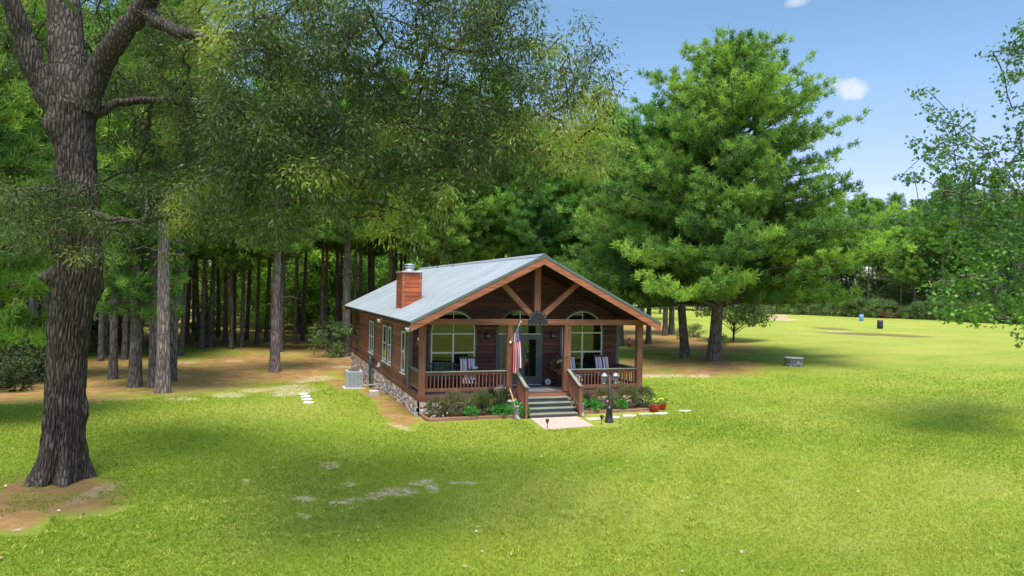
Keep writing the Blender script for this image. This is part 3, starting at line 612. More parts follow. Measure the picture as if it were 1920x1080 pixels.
# flashing round the chimney
MB().prism([(chx0-.10, roofz(chx0-.10)+.01), (chx1+.12, roofz(chx1+.12)+.01), (chx1+.12, roofz(chx1+.12)+.035), (chx0-.10, roofz(chx0-.10)+.035)], cyf-.10, cyf-.013).build('flashing', 'galvanised', ch)
# wall lights, floodlights, vent
for px in (914, 1035):
    x, z = pl(px, 629, PD); m = MB(); m.box(x-.05, x+.05, PD-.03, PD-.001, z-.12, z+.12).lathe([(.03, -.12), (.06, -.08), (.065, .10), (.03, .15)], (x, PD-.10, z), 10)
    o = m.build('wall_lantern', 'black_metal', cab); MB().blob((x, PD-.10, z-.01), (.07, .07, .07), 6).build('bulb', 'lamp_glass', o, True)
for yy in (.05, 6.6):
    m = MB(); m.box(-.34, -.24, yy-.05, yy+.05, zE-.20, zE-.15)
    for s in (-1, 1): m.bar((-.30, yy+s*.02, zE-.19), (-.40, yy+s*.13, zE-.28), .03, .03); m.lathe([(.03, -.07), (.065, .03), (.065, .05)], (-.42, yy+s*.15, zE-.30), 10)
    m.build('floodlight', 'white_plastic', cab)
y, z = plx(711, 684, 0); m = MB(); m.prism([(-.10, z-.09), (.028, z-.09), (.028, z+.10), (-.03, z+.10)][::-1], y-.11, y+.11); m.build('vent_hood', 'white_plastic', cab)
# ---------------------------------------------------------------- porch things
def cushion_chair():
    r = empty('porch_chair', (0, 0, 0)); w = .56
    m = MB()
    for sx in (-1, 1):
        for y in (-.26, .24): MB().bar((sx*.27, y, 0), (sx*.27, y+(.03 if y > 0 else 0), .62 if y < 0 else .60), .045, .045, (0, 1, 0)).build('leg', 'dark_chair', r)
        MB().bar((sx*.27, -.33, .63), (sx*.27, .30, .62), .09, .025).build('armrest', 'dark_chair', r)
    MB().box(-.25, .25, -.28, .24, .36, .40).build('seat', 'dark_chair', r, bevel=.01)
    b = MB(); a0 = np.array([0, .24, .40]); a1 = np.array([0, .44, 1.12])
    for k in range(6): x = -.24+.48*k/5; b.bar((x, a0[1], a0[2]), (x, a1[1], a1[2]), .06, .02, (0, 1, 0))
    b.bar((-.29, .45, 1.14), (.29, .45, 1.14), .04, .07); b.build('backrest', 'dark_chair', r)
    def pad(p0, p1, th, nm):
        p0 = np.array(p0); p1 = np.array(p1); V = []; n = 8; d = p1-p0; up = np.cross([1, 0, 0], d/np.linalg.norm(d)); up *= np.sign(up[1]*-1 if abs(up[1]) > abs(up[2]) else up[2])
        for side in (0, 1):
            for i in range(n+1):
                for j in range(n+1):
                    q = (1-abs(2*i/n-1)**4)*(1-abs(2*j/n-1)**4)*(.8+.2*math.cos(j*math.pi)); V.append(p0+d*j/n+np.array([w*(i/n-.5), 0, 0])+up*(th*(.15+.85*q) if side else 0))
        F = []
        for side in (0, 1):
            o = side*(n+1)**2
            for i in range(n):
                for j in range(n): q = [o+i*(n+1)+j, o+(i+1)*(n+1)+j, o+(i+1)*(n+1)+j+1, o+i*(n+1)+j+1]; F.append(q if side else q[::-1])
        MB().add(V, F).build(nm, 'striped_cloth', r, True)
    pad((0, -.30, .402), (0, .22, .402), .09, 'seat_cushion'); pad((0, .215, .46), (0, .405, 1.10), .08, 'back_cushion')
    m = MB()
    for k in range(5): x = -.22+.11*k; m.tube([(x, -.31, .42), (x-.01, -.335, .36), (x+.008, -.33, .28)], [.012, .022, .03], 6)
    m.build('tassels', 'flower_white', r)
    return r
ch0 = cushion_chair()
for i, (px, rz, lb) in enumerate(((877, -8, 'porch chair with striped red, white and blue cushions left of the front door'), (1072, 6, 'porch chair with striped cushions partly hidden behind the right middle post'), (1132, -4, 'porch chair with striped cushions behind the double lamp post'))):
    c = ch0 if i == 0 else copy_tree(ch0)
    x, z = pl(px, 690, 1.15); c.location = (x, 1.05, zD+.001); c.rotation_euler.z = R_(rz); tag(c, lb, 'chair', 'striped cushion chairs on the porch')
# bench
x, z = pl(828, 690, 1.5)
b = empty('porch_bench', (x, 1.45, zD+.001), 'dark green slatted porch bench with curved back rail under the left front window', 'bench')
m = MB(); 
for k in range(5): m.box(x-.72, x+.72, 1.15+.09*k, 1.22+.09*k, zD+.40, zD+.43)
m.build('seat', 'bench_paint', b)
m = MB(); n = 18
top = [(x-.72+1.44*k/n, 1.64, zD+.84+.10*math.sin(math.pi*k/n)) for k in range(n+1)]
for k in range(n): m.bar(top[k], top[k+1], .035, .07)
for k in range(1, n, 1): m.bar((top[k][0], 1.62, zD+.44), (top[k][0], 1.64, top[k][2]), .04, .018, (0, 1, 0))
m.build('backrest', 'bench_paint', b)
for sx in (-1, 1):
    for yy in (1.17, 1.62): MB().bar((x+sx*.74, yy, zD+.001), (x+sx*.74, yy, zD+(.62 if yy < 1.3 else .86)), .05, .05, (0, 1, 0)).build('leg', 'bench_paint', b)
    MB().box(x+sx*.74-.035, x+sx*.74+.035, 1.12, 1.66, zD+.62, zD+.645).build('armrest', 'bench_paint', b)
mt_ = MB(); mt_.box(3.95, 5.2, .35, 1.35, zD+.001, zD+.014); simple('mat_cloth', (.20, .20, .205), .95, .05, var=.15, scale=30); o = mt_.build('door_mat', 'mat_cloth', None, origin=(4.55, .8, zD)); tag(o, 'wide grey mat on the deck in front of the front door', 'mat')
# small table with a planter bowl
x, z = pl(890, 693, 1.1)
tb = empty('side_table', (x, 1.1, zD+.001), 'small round dark side table between the bench and the first striped chair', 'table')
MB().lathe([(.24, .70), (.25, .72), (.24, .735)], (x, 1.1, zD)).build('table_top', 'dark_chair', tb)
for k in range(3): a = k*2.1+.4; MB().tube([(x+.06*math.cos(a), 1.1+.06*math.sin(a), zD+.70), (x+.18*math.cos(a), 1.1+.18*math.sin(a), zD+.001)], .018).build('leg', 'dark_chair', tb)
bw = MB().lathe([(.06, 0), (.10, .03), (.12, .10), (.11, .105), (.09, .09)], (x, 1.1, zD+.736)).build('bowl', 'white_plastic', None, True, origin=(x, 1.1, zD+.736)); tag(bw, 'small white bowl standing on the round side table on the porch', 'bowl')
# plant stand with pot and white flowers
x, z = pl(1048, 700, 1.2)
ps = empty('plant_stand', (x, 1.2, zD+.001), 'thin dark plant stand beside the front door on the porch', 'plant stand')
MB().lathe([(.17, .44), (.18, .455), (.17, .47)], (x, 1.2, zD)).build('stand_top', 'black_metal', ps)
for k in range(3): a = k*2.1; MB().tube([(x+.10*math.cos(a), 1.2+.10*math.sin(a), zD+.44), (x+.17*math.cos(a), 1.2+.17*math.sin(a), zD+.001)], .012).build('leg', 'black_metal', ps)
def bush_np(c, r, n, L, w, g, tone=(.2, .8), kind='blade', shell=.55, up=.4, zmin=None):
    c = np.array(c, float); q = unit(g.normal(size=(n, 3))); rr = g.uniform(shell, 1.0, (n, 1))**.6; lump = 1+.18*np.sin(q[:, :1]*5+c[0]*3)*np.cos(q[:, 1:2]*6+c[1])+.10*np.sin(q[:, 2:3]*9)
    P = c+q*rr*lump*np.array(r); 
    if zmin is not None: P[:, 2] = np.maximum(P[:, 2], zmin)
    cl = np.sin(P[:, 0]*7.1+c[1])*np.sin(P[:, 1]*6.3)*np.sin(P[:, 2]*8.2+1)
    tn = g.uniform(*tone, n)*.7+.3*(.5+.5*cl)*tone[1]
    return leaves(P, q+np.array([0, 0, up]), L, w, g, tn, .0, kind)
def merge(parts):
    V, F, T, k = [], [], [], 0
    for v, f, t_ in parts: V.append(v); F.append(f+k); T.append(t_); k += len(v)
    return np.concatenate(V), np.concatenate(F), np.concatenate(T)
pot = empty('potted_flower', (x, 1.2, zD+.471), 'terracotta pot of white flowers standing on the dark plant stand', 'potted plant')
MB().lathe([(.09, 0), (.13, .16), (.145, .17), (.145, .20), (.12, .20), (.11, .17)], (x, 1.2, zD+.471)).build('pot', 'terracotta', pot, True)
mesh_np('plant', *bush_np((x, 1.2, zD+.85), (.30, .26, .24), 260, .12, .05, rng, (.1, .6)), 'shrub_leaves', pot)
m = MB()
for k in range(9): a = random.uniform(0, 6.28); q = random.uniform(.05, .28); m.blob((x+q*math.cos(a), 1.08+q*math.sin(a)*.6, zD+.88+random.uniform(0, .2)), (.04, .04, .03), 4, jit=.4)
m.build('blossoms', 'flower_white', pot)
# round white plaque on the deck
x, z = pl(1028, 717, 1.75)
sg = MB(); sg.lathe([(.12, -.02), (.12, .02)], (0, 0, 0), 24); 
o = sg.build('round_plaque', 'white_plastic', None); o.rotation_euler = (R_(80), 0, 0); o.location = (x, 1.8, zD+.125); tag(o, 'small round white plaque leaning on the wall right of the front door', 'plaque')
sub = MB().lathe([(.035, .0205), (.03, .026)], (0, 0, 0), 16).build('knob', 'ac_grey', o)
# shoes/ornaments on the right porch deck
for k, px in enumerate((1164, 1170, 1176, 1187)):
    x, z = pl(px, 716, 1.3); m = MB(); m.blob((x, 1.3, zD+.07), (.07, .06, .07), 6, jit=.25); m.blob((x+.03, 1.25, zD+.16), (.03, .03, .03), 5)
    o = m.build('porch_ornament', 'white_plastic' if k != 2 else 'flower_yellow', None, True, origin=(x, 1.3, zD)); tag(o, ('leftmost of the four small ornaments on the deck behind the right railing', 'second small white ornament from the left behind the right railing', 'yellowish small ornament on the deck behind the right railing', 'rightmost small white ornament on the deck by the right corner post')[k], 'ornament', 'small ornaments behind the right railing')
# hanging ornament at the porch's left end
x, z = pl(785, 640, .6)
ho = empty('hanging_ornament', (x, .6, 2.9), 'red and white ornament hanging by the left corner post of the porch', 'ornament')
MB().tube([(x, .6, 3.18), (x, .6, z+.15)], .006, 5).build('cord', 'black_metal', ho); MB().blob((x, .6, z+.08), (.05, .05, .07), 6).build('glass_ball', 'white_plastic', ho, True); MB().lathe([(.02, -.12), (.07, -.10), (.07, -.02), (.03, .02)], (x, .6, z)).build('red_cup', 'red_glaze', ho, True)
# medallions on the two middle posts
for (px, py, lb) in ((957.5, 642, 'white shell ornament nailed to the left middle post'), (1063.5, 668, 'small curved metal hook on the right middle post')):
    x, z = pl(px, py, -.03); m = MB(); m.blob((x, -.03, z), (.05, .03, .05), 6, jit=.5)
    if px > 1000: m = MB(); m.tube([(x-.05, -.02, z-.08), (x-.06, -.03, z+.02), (x, -.04, z+.07), (x+.06, -.03, z+.04)], .012, 6)
    o = m.build('post_ornament', 'white_plastic' if px < 1000 else 'grey_wood', None, True, origin=(x, -.03, z)); tag(o, lb, 'ornament')
# flag on its pole
x0, z0 = pl(961, 636, -.03); x1, z1 = pl(976.5, 603, -.55)
fl = empty('flag', (x0, -.02, z0), 'United States flag hanging limp from a pole on the left middle porch post', 'flag')
A = np.array([x0, -.02, z0]); Bp = np.array([x1, -.55, z1])
MB().tube([A, Bp], .014, 8).blob(Bp, (.03, .03, .03), 6).build('flag_pole', 'flag_pole_metal', fl, True)
MB().box(x0-.05, x0+.05, -.03, -.001, z0-.08, z0+.06).build('bracket', 'galvanised', fl)
nh, nf = 66, 96; V = []; Cc = []
U_ = (Bp-A)/np.linalg.norm(Bp-A)
for j in range(nf+1):
    t_ = j/nf
    for i in range(nh+1):
        s = i/nh                                       # 0 = hoist edge at the pole tip (top of flag)
        gather = 1.0-.12*min(1, t_*4)
        base = Bp-U_*(.03+s*.72*gather)+np.array([-.10*s*min(1, t_*3), 0, 0]); fold = .10*math.sin(s*15+t_*1.5)*min(1, .3+t_*3)
        dz = -1.62*t_+.06*math.sin(s*7)*t_; base = base.copy(); base[2] = base[2]*(1-.0)+(-.42*s*.0)
        V.append((base[0]+fold*.5+.06*t_, base[1]+fold*.9+.04*math.sin(t_*5+s*3)+.10*t_*0, base[2]+dz+.25*s*min(1, t_*2)))
        stripe = int(min(12, s*13)); c_ = (.50, .012, .03) if stripe % 2 == 0 else (.82, .80, .80)
        if s < 7/13 and t_ < .40:
            c_ = (.012, .03, .15); u = t_/.40*12; v = s/(7/13)*10; iu, iv = round(u), round(v)
            if 0 < iu < 12 and 0 < iv < 10 and (iu+iv) % 2 == 0 and (u-iu)**2+(v-iv)**2*1.1 < .13: c_ = (.7, .7, .75)
        Cc.append((*c_, 1))
idx = np.arange((nf+1)*(nh+1)).reshape(nf+1, nh+1)
mesh_np('flag_cloth', np.array(V), np.stack([idx[:-1, :-1], idx[:-1, 1:], idx[1:, 1:], idx[1:, :-1]], -1).reshape(-1, 4), None, 'flag_cloth', fl, True, None, ('weave', np.array(Cc)))
# ---------------------------------------------------------------- garden beds
def bed(x0, x1, y0, lb, skew=0.0):
    m = MB(); n = 24; V = []
    for j in (0, 1, 2):
        for i in range(n+1): x = x0+(x1-x0)*i/n; V.append((x, [y0+.06, (y0)/2, .0][j], [.06, .13, .12][j]+random.uniform(-.01, .01)))
    s_ = m.add(V, [(j*(n+1)+i, j*(n+1)+i+1, (j+1)*(n+1)+i+1, (j+1)*(n+1)+i) for j in (0, 1) for i in range(n)]).build('flower_bed_soil', 'soil'); tag(s_, kind='structure')
    e = empty('bed_edging', ((x0+x1)/2, y0, 0), lb, 'garden edging')
    k = max(2, int((x1-x0)/1.6)); q = [x0+(x1-x0)*i/k for i in range(k+1)]
    for i in range(k): MB().box(q[i]+.01, q[i+1]-.01, y0-.05+random.uniform(-.02, .02), y0+.05, -.03, .12+random.uniform(-.012, .012)).build('timber', 'timber', e, bevel=.01)
    MB().box(x0-.05 if x0 < 2 else x1-.05, x0+.05 if x0 < 2 else x1+.05, y0+.055, -.02, -.03, .11).build('timber', 'timber', e, bevel=.01)
bed(.12, 3.45, -.92, 'reddish landscape timbers edging the flower bed left of the steps'); bed(5.75, 8.75, -.62, 'weathered landscape timbers edging the flower bed right of the steps')
def shrub(name, px, py, Y, w, h, label, mat='shrub_leaves', n=1500, L=.06, lw=.028, tone=(.15, .9), cat='shrub', flowers=0, group=None, kind='blade'):
    x, _ = pl(px, py, Y); b = empty(name, (x, Y, .08), label, cat, group)
    if name == 'round_shrub': w *= 1.12; h *= 1.16; n = int(n*1.5)
    mesh_np('foliage', *bush_np((x, Y, .08+h*.52), (w/2, w*.42, h*.52), n, L, lw, rng, tone, kind, .5, .5, .03), mat, b)
    tbx = TB()
    for k in range(7): a = k*.9; tbx.add([(x, Y, .02), (x+.3*w*math.cos(a)*.5, Y+.3*w*math.sin(a)*.5, h*.4), (x+.4*w*math.cos(a), Y+.38*w*math.sin(a), h*.75)], [.014, .01, .004], 5)
    v, f = tbx.get(); mesh_np('stems', v, f, None, 'twig_bark', b)
    if flowers:
        m = MB()
        for k in range(flowers): m.blob((x+random.uniform(-.5, .5)*w, Y-w*.42+random.uniform(-.05, .1), random.uniform(.1, .25)+.02), (.025, .025, .02), 3)
        m.build('blossoms', 'flower_white', b)
    return b
shrub('round_shrub', 818, 770, -.55, .62, .52, 'small green shrub with white blossoms at the left front corner of the cabin', 'shrub_leaves', 1200, tone=(.1, .7), flowers=8)
shrub('round_shrub', 853, 770, -.48, .84, .66, 'largest olive green rounded shrub in the left bed', n=2200)
shrub('round_shrub', 904, 768, -.45, .82, .68, 'olive rounded shrub in the left bed beside the tall grass', n=2200)
shrub('leafy_plant', 884, 782, -.78, .42, .26, 'low bright green leafy plant spilling over the left timber edging', 'hosta_leaves', 300, .11, .06, cat='plant')
shrub('leafy_plant', 940, 774, -.66, .80, .30, 'wide bright green leafy plant in front of the wagon wheel', 'hosta_leaves', 700, .11, .055, cat='plant')
shrub('leafy_plant', 984, 776, -1.0, .34, .26, 'small bright green leafy plant between the left boot planter and the steps', 'hosta_leaves', 240, .10, .055, cat='plant')
shrub('leafy_plant', 1106, 762, -.36, .85, .32, 'wide bright green leafy plant right of the steps', 'hosta_leaves', 700, .11, .055, cat='plant')
shrub('round_shrub', 1134, 752, -.22, .80, .66, 'olive rounded shrub behind the lamp post', n=2000)
shrub('round_shrub', 1178, 750, -.22, .84, .68, 'largest olive rounded shrub in the right bed', n=2200)
shrub('round_shrub', 1209, 748, -.22, .62, .62, 'darker green shrub at the right front corner post', 'shrub_leaves', 1500, tone=(.05, .6))
shrub('leafy_plant', 1166, 760, -.50, .40, .34, 'upright bright green plant among the right bed shrubs', 'hosta_leaves', 320, .10, .05, cat='plant')
def reeds(px, py, Y, w, h, n, label):
    x, _ = pl(px, py, Y); g = rng; m = n; a = g.uniform(0, 6.28, m); r0 = g.uniform(0, .12, m); out = g.uniform(.1, .5, m)*w
    P = np.stack([x+r0*np.cos(a), Y+r0*np.sin(a), np.full(m, .08)], -1); o = np.stack([np.cos(a), np.sin(a), 0*a], -1); hh = h*g.uniform(.55, 1.05, m)
    M = P+o*out[:, None]*.35+np.array([0, 0, 1])*hh[:, None]*.65; T = P+o*out[:, None]+np.array([0, 0, 1])*hh[:, None]
    s = np.stack([-np.sin(a), np.cos(a), 0*a], -1)*.011; V = np.stack([P-s, P+s, M+s, T, M-s], 1).reshape(-1, 3)
    b = mesh_np('ornamental_grass', V, np.arange(5*m).reshape(-1, 5), np.repeat(g.uniform(0, 1, m), 5), 'reed_leaves', None, False, (x, Y, .08)); tag(b, label, 'plant')
reeds(934, 762, -.40, .75, .95, 260, 'tall green ornamental grass clump in front of the wagon wheel')
reeds(913, 756, -.25, .6, .75, 150, 'thin dry grass clump between the olive shrub and the wagon wheel')
reeds(1094, 752, -.22, .55, .70, 180, 'wispy grass clump beside the right stair post')
# wagon wheel
x, z = pl(933, 765, -.10); wc = np.array([x+.12, -.17, .52]); wr = .46
ww = empty('wagon_wheel', (wc[0], wc[1], .06), 'old weathered wagon wheel leaning on the porch rim behind the tall grass', 'wheel')
n = 36; m = MB()
for k in range(n):
    a, b2 = 2*math.pi*k/n, 2*math.pi*(k+1)/n; P = [wc+np.array([r*math.cos(t2), .12*math.sin(t2)*r/wr+dy, r*math.sin(t2)]) for dy in (-.02, .02) for t2 in (a, b2) for r in (wr-.05, wr)]
    m.add(P, [(0, 1, 3, 2), (4, 6, 7, 5), (1, 5, 7, 3), (0, 2, 6, 4)])
m.build('rim', 'grey_wood', ww)
for k in range(12): a = math.pi*k/6; d = np.array([math.cos(a), .12*math.sin(a)/wr*wr, math.sin(a)]); MB().tube([wc+d*.06, wc+d*(wr-.05)], [.018, .014], 6).build('spoke', 'grey_wood', ww)
MB().tube([wc+[0, -.06, 0], wc+[0, .05, 0]], .065, 12).build('hub', 'grey_wood', ww)
# wooden pole leaning on the railing
pa = np.array([*pl(970, 763, -.95)[:1], -.95, .13]); x, z = pl(956, 728, -.30)
o = MB().tube([pa, pa*.6+np.array([x, -.30, z])*.4, (x, -.30, z)], [.032, .028, .015], 10).build('wooden_bat', 'bat_wood', None, True, origin=pa); tag(o, 'pale wooden bat leaning against the left stair railing', 'bat')
# bird bath / small pedestal between wheel and railing
x, z = pl(957, 757, -.45); o = MB().lathe([(.10, 0), (.05, .05), (.035, .30), (.10, .36), (.16, .42), (.15, .43), (.03, .40)], (x, -.45, .1)).build('bird_bath', 'concrete', None, True, origin=(x, -.45, .1)); tag(o, 'small grey pedestal bird bath between the wagon wheel and the stairs', 'bird bath')
# boot planters
def boot(px, py, Y, rz, label):
    x, _ = pl(px, py, Y); r = empty('boot_planter', (0, 0, 0), label, 'planter', 'boot planters beside the steps')
    V = []; n = 14
    secs = [(.0, .05, 0, .075, .125), (.05, .045, 0, .08, .13), (.10, .02, .01, .075, .10), (.16, -.005, 0, .07, .075), (.22, 0, 0, .072, .078), (.30, .0, 0, .09, .085), (.36, .01, 0, .075, .08), (.42, 0, 0, .10, .095), (.45, 0, 0, .10, .10), (.44, 0, 0, .075, .08)]
    for z, oy, ox, rx, ry in secs:
        for k in range(n): a = 2*math.pi*k/n; V.append((ox+rx*math.cos(a), -oy*1.4+ry*math.sin(a)*(1.35 if z < .08 and math.sin(a) < 0 else 1), z+(.03*abs(math.cos(a)) if z > .4 else 0)))
    F = [(i*n+k, i*n+(k+1) % n, (i+1)*n+(k+1) % n, (i+1)*n+k) for i in range(len(secs)-1) for k in range(n)]+[tuple(range(n-1, -1, -1)), tuple(range(len(V)-n, len(V)))]
    MB().add(V, F).build('boot', 'boot_stone', r, True)
    mesh_np('plant', *bush_np((0, 0, .50), (.13, .13, .10), 90, .09, .04, rng), 'hosta_leaves', r)
    r.location = (x, Y, 0.0); r.rotation_euler.z = R_(rz)
boot(968, 785, -1.22, 12, 'grey stone cowboy boot planter left of the steps'); boot(1091, 772, -1.02, -14, 'grey stone cowboy boot planter right of the steps')
# walkway, stepping stones
pc = [gp(*q) for q in ((992, 783), (1080, 780), (1113, 799), (1022, 806))]
m = MB(); V = [(p[0], p[1], .012) for p in pc]+[(p[0], p[1], -.1) for p in pc]; m.add(V, [(3, 2, 1, 0), (0, 1, 5, 4), (1, 2, 6, 5), (2, 3, 7, 6), (3, 0, 4, 7)]); o = m.build('walkway', 'paver'); tag(o, kind='structure')
def flat_stone(px, py, rx, ry, mat, label, group, z=.03, n=11):
    p = gp(px, py); V = []
    rr = [random.uniform(.8, 1.1) for _ in range(n)]; g0 = float(gz(p[0], p[1]))
    for zz, q in ((-.05, 1.0), (z*.7, 1.0), (z, .9)):
        for k in range(n): a = 2*math.pi*k/n; V.append((p[0]+rx*rr[k]*q*math.cos(a), p[1]+ry*rr[k]*q*math.sin(a), g0+zz))
    F = [(i*n+k, i*n+(k+1) % n, (i+1)*n+(k+1) % n, (i+1)*n+k) for i in (0, 1) for k in range(n)]+[tuple(range(2*n, 3*n))]
    o = MB().add(V, F).build('stepping_stone', mat, None, origin=(p[0], p[1], g0)); tag(o, label, 'stepping stone', group)
ord_ = ['beside the small path light', 'just right of the lamp post base', 'third from the walkway', 'in front of the red pots', 'farthest right beyond the red pots']
for i, (px, py) in enumerate(((1113, 786), (1149, 783), (1180, 780), (1210, 777), (1240, 776), )): flat_stone(px, py, .30, .17, 'pale_stone', 'flat pale stepping stone '+ord_[i], 'pale stepping stones right of the steps')
flat_stone(1285, 771, .26, .14, 'pale_stone', 'last small pale stepping stone out on the right lawn', 'pale stepping stones right of the steps')
for i, (px, py, lb) in enumerate(((569, 740, 'farthest round white stepping stone on the left lawn'), (573, 745, 'second farthest round white stepping stone on the left lawn'), (576, 750, 'third round white stepping stone on the left lawn'), (578, 756, 'nearest round white stepping stone on the left lawn'))):
    flat_stone(px, py, .21, .19, 'white_round_stone', lb, 'round white stepping stones on the left lawn', .05, 18)
# double lamp post
p = gp(1142, 792); x, y = p[0], p[1]
lp = empty('lamp_post', (x, y, 0), 'black double lantern lamp post standing in the lawn right of the steps', 'lamp post')
_, ztop = pl(1143, 700, y)
MB().lathe([(.15, -.03), (.15, .05), (.13, .07), (.10, .42), (.115, .44), (.115, .50), (.06, .53), (.035, .60), (.028, ztop-.12)], (x, y, 0), 14).build('post', 'black_metal', lp, True)
m = MB()
for s in (-1, 1): m.tube([(x, y, ztop-.16), (x+s*.10, y, ztop+.02), (x+s*.19, y, ztop+.05), (x+s*.21, y, ztop-.03)], .012, 6)
m.build('arm', 'black_metal', lp, True)
for s in (-1, 1):
    lx = x+s*.21; L = empty('lantern', (lx, y, ztop-.05)); L.parent = lp; L.location = (s*.21, 0, ztop-.05)
    MB().lathe([(.055, -.27), (.085, -.06)], (lx, y, ztop-.05), 12).build('glass', 'lamp_glass', L, True)
    m = MB(); m.lathe([(.13, -.055), (.10, 0), (.05, .05), (.012, .07)], (lx, y, ztop-.05), 14); m.lathe([(.07, -.29), (.07, -.27)], (lx, y, ztop-.05), 12)
    for k in range(6): a = k*math.pi/3; m.bar((lx+.06*math.cos(a), y+.06*math.sin(a), ztop-.32), (lx+.09*math.cos(a), y+.09*math.sin(a), ztop-.10), .008, .008, (1, 0, 0.01))
    m.build('cage', 'galvanised', L, True)
# solar path lights
for px, py, lb in ((1026, 804, 'small black path light at the front corner of the walkway'), (1128, 796, 'small black path light beside the lamp post')):
    p = gp(px, py); o = empty('path_light', (p[0], p[1], 0), lb, 'path light', 'solar path lights')
    MB().tube([(p[0], p[1], -.05), (p[0], p[1], .18)], .012, 6).build('stake', 'black_metal', o); MB().lathe([(.03, .17), (.055, .26), (.065, .265), (.06, .30), (.02, .32)], (p[0], p[1], 0), 12).build('lamp_head', 'black_metal', o, True)
# red flower pots
for px, py, s, lb in ((1228, 772, 1, 'nearer red glazed pot of yellow flowers at the right end of the bed'), (1241, 768, .92, 'red glazed pot of yellow flowers behind its twin')):
    p = gp(px, py); x, y = p[0], p[1]; o = empty('flower_pot', (x, y, 0), lb, 'flower pot', 'red pots of yellow flowers')
    MB().lathe([(.10*s, 0), (.16*s, .08*s), (.185*s, .22*s), (.19*s, .25*s), (.205*s, .255*s), (.205*s, .29*s), (.18*s, .29*s), (.16*s, .24*s)], (x, y, 0), 24).build('pot', 'red_glaze', o, True)
    mesh_np('plant', *bush_np((x, y, .38*s), (.20*s, .20*s, .12*s), 220, .08, .035, rng), 'hosta_leaves', o)
    m = MB()
    for k in range(26): a = random.uniform(0, 6.28); q = random.uniform(.02, .2); m.blob((x+q*math.cos(a), y+q*math.sin(a), .44*s+random.uniform(-.06, .06)), (.032, .032, .018), 3, jit=.5)
    m.build('blossoms', 'flower_yellow', o)
# ---------------------------------------------------------------- left side: heat pump, hose, block
p = gp(663, 728); x, y = p[0], p[1]; g0 = float(gz(x, y)); ac = empty('air_conditioner', (x, y, g0), 'grey louvred air conditioning unit on a pad beside the cabin wall', 'air conditioner')
hw = .37; m = MB(); m.box(x-.5, x+.5, y-.5, y+.5, g0-.1, g0+.05); m.build('pad', 'concrete', ac)
MB().box(x-hw+.03, x+hw-.03, y-hw+.03, y+hw-.03, g0+.09, g0+.78).build('coil', 'ac_dark', ac)
m = MB(); m.box(x-hw, x+hw, y-hw, y+hw, g0+.051, g0+.11); m.box(x-hw, x+hw, y-hw, y+hw, g0+.78, g0+.85)
for k in range(12):
    q = -hw+.03+k*(2*hw-.06)/11; w_ = .02
    for (ax, ay, bx2, by2) in ((x+q-w_, y-hw, x+q+w_, y-hw+.02), (x+q-w_, y+hw-.02, x+q+w_, y+hw), (x-hw, y+q-w_, x-hw+.02, y+q+w_), (x+hw-.02, y+q-w_, x+hw, y+q+w_)): m.box(ax, bx2, ay, by2, g0+.11, g0+.78)
m.build('cabinet', 'ac_grey', ac); MB().lathe([(.28, 0), (.28, .02), (.06, .035)], (x, y, g0+.851), 20).build('fan_grille', 'ac_dark', ac)
MB().tube([(x+hw, y, g0+.2), (x+hw+.25, y, g0+.12), (.0, y-.1, g0+.18), (.05, y-.1, g0+.3)], .02, 8).build('pipe', 'white_plastic', ac, True)
y, z = plx(696, 700, -.12); g0 = float(gz(-.1, y)); ho = empty('hose_hanger', (-.1, y, g0), 'dark green garden hose coiled on a wall hanger above the concrete block', 'garden hose')
m = MB()
for k in range(9):
    q = random.uniform(-.05, .05); r1 = .22+.02*k*.5; n = 28; pts = [(-.16-.012*(k % 4)-.01*math.sin(i), y+r1*.72*math.sin(2*math.pi*i/n)+q, g0+.78+r1*2.6*math.cos(2*math.pi*i/n)*(1 if math.cos(2*math.pi*i/n) > 0 else 1.15)) for i in range(n+1)]
    m.tube(pts, .016, 6, caps=False)
m.build('hose', 'hose_green', ho, True); MB().box(-.14, .0, y-.12, y+.12, g0+1.28, g0+1.36).build('bracket', 'black_metal', ho)
p = gp(701, 742); x, y = p[0], p[1]; g0 = float(gz(x, y)); o = MB().box(x-.2, x+.2, y-.16, y+.16, g0-.03, g0+.22).build('concrete_block', 'concrete', None, bevel=.015, origin=(x, y, g0)); tag(o, 'tan concrete block on the ground under the coiled hose', 'block')
# ---------------------------------------------------------------- right field things
p = gp(1488, 686); x, y = p[0], p[1]; g0 = float(gz(x, y)); we = empty('stone_well_cover', (x, y, g0), 'low round fieldstone fire ring with flat grey lid on the right lawn', 'well cover')
V = []; F = []; n = 56; rows = 16
gq = np.random.default_rng(3)
for j in range(rows+1):
    for k in range(n):
        a = 2*math.pi*k/n; b_ = .03*abs(math.sin(a*9+(j//4)*1.3))*abs(math.sin(j*math.pi/4)); V.append((x+(.50+b_)*math.cos(a), y+(.50+b_)*math.sin(a), g0-.05+.50*j/rows))
F = [(i*n+k, i*n+(k+1) % n, (i+1)*n+(k+1) % n, (i+1)*n+k) for i in range(rows) for k in range(n)]
MB().add(V, F).build('stone_ring', 'well_stone', we, True); MB().lathe([(.52, .452), (.555, .47), (.555, .50), (.52, .515), (.02, .52)], (x, y, g0), 28).build('lid', 'concrete', we)
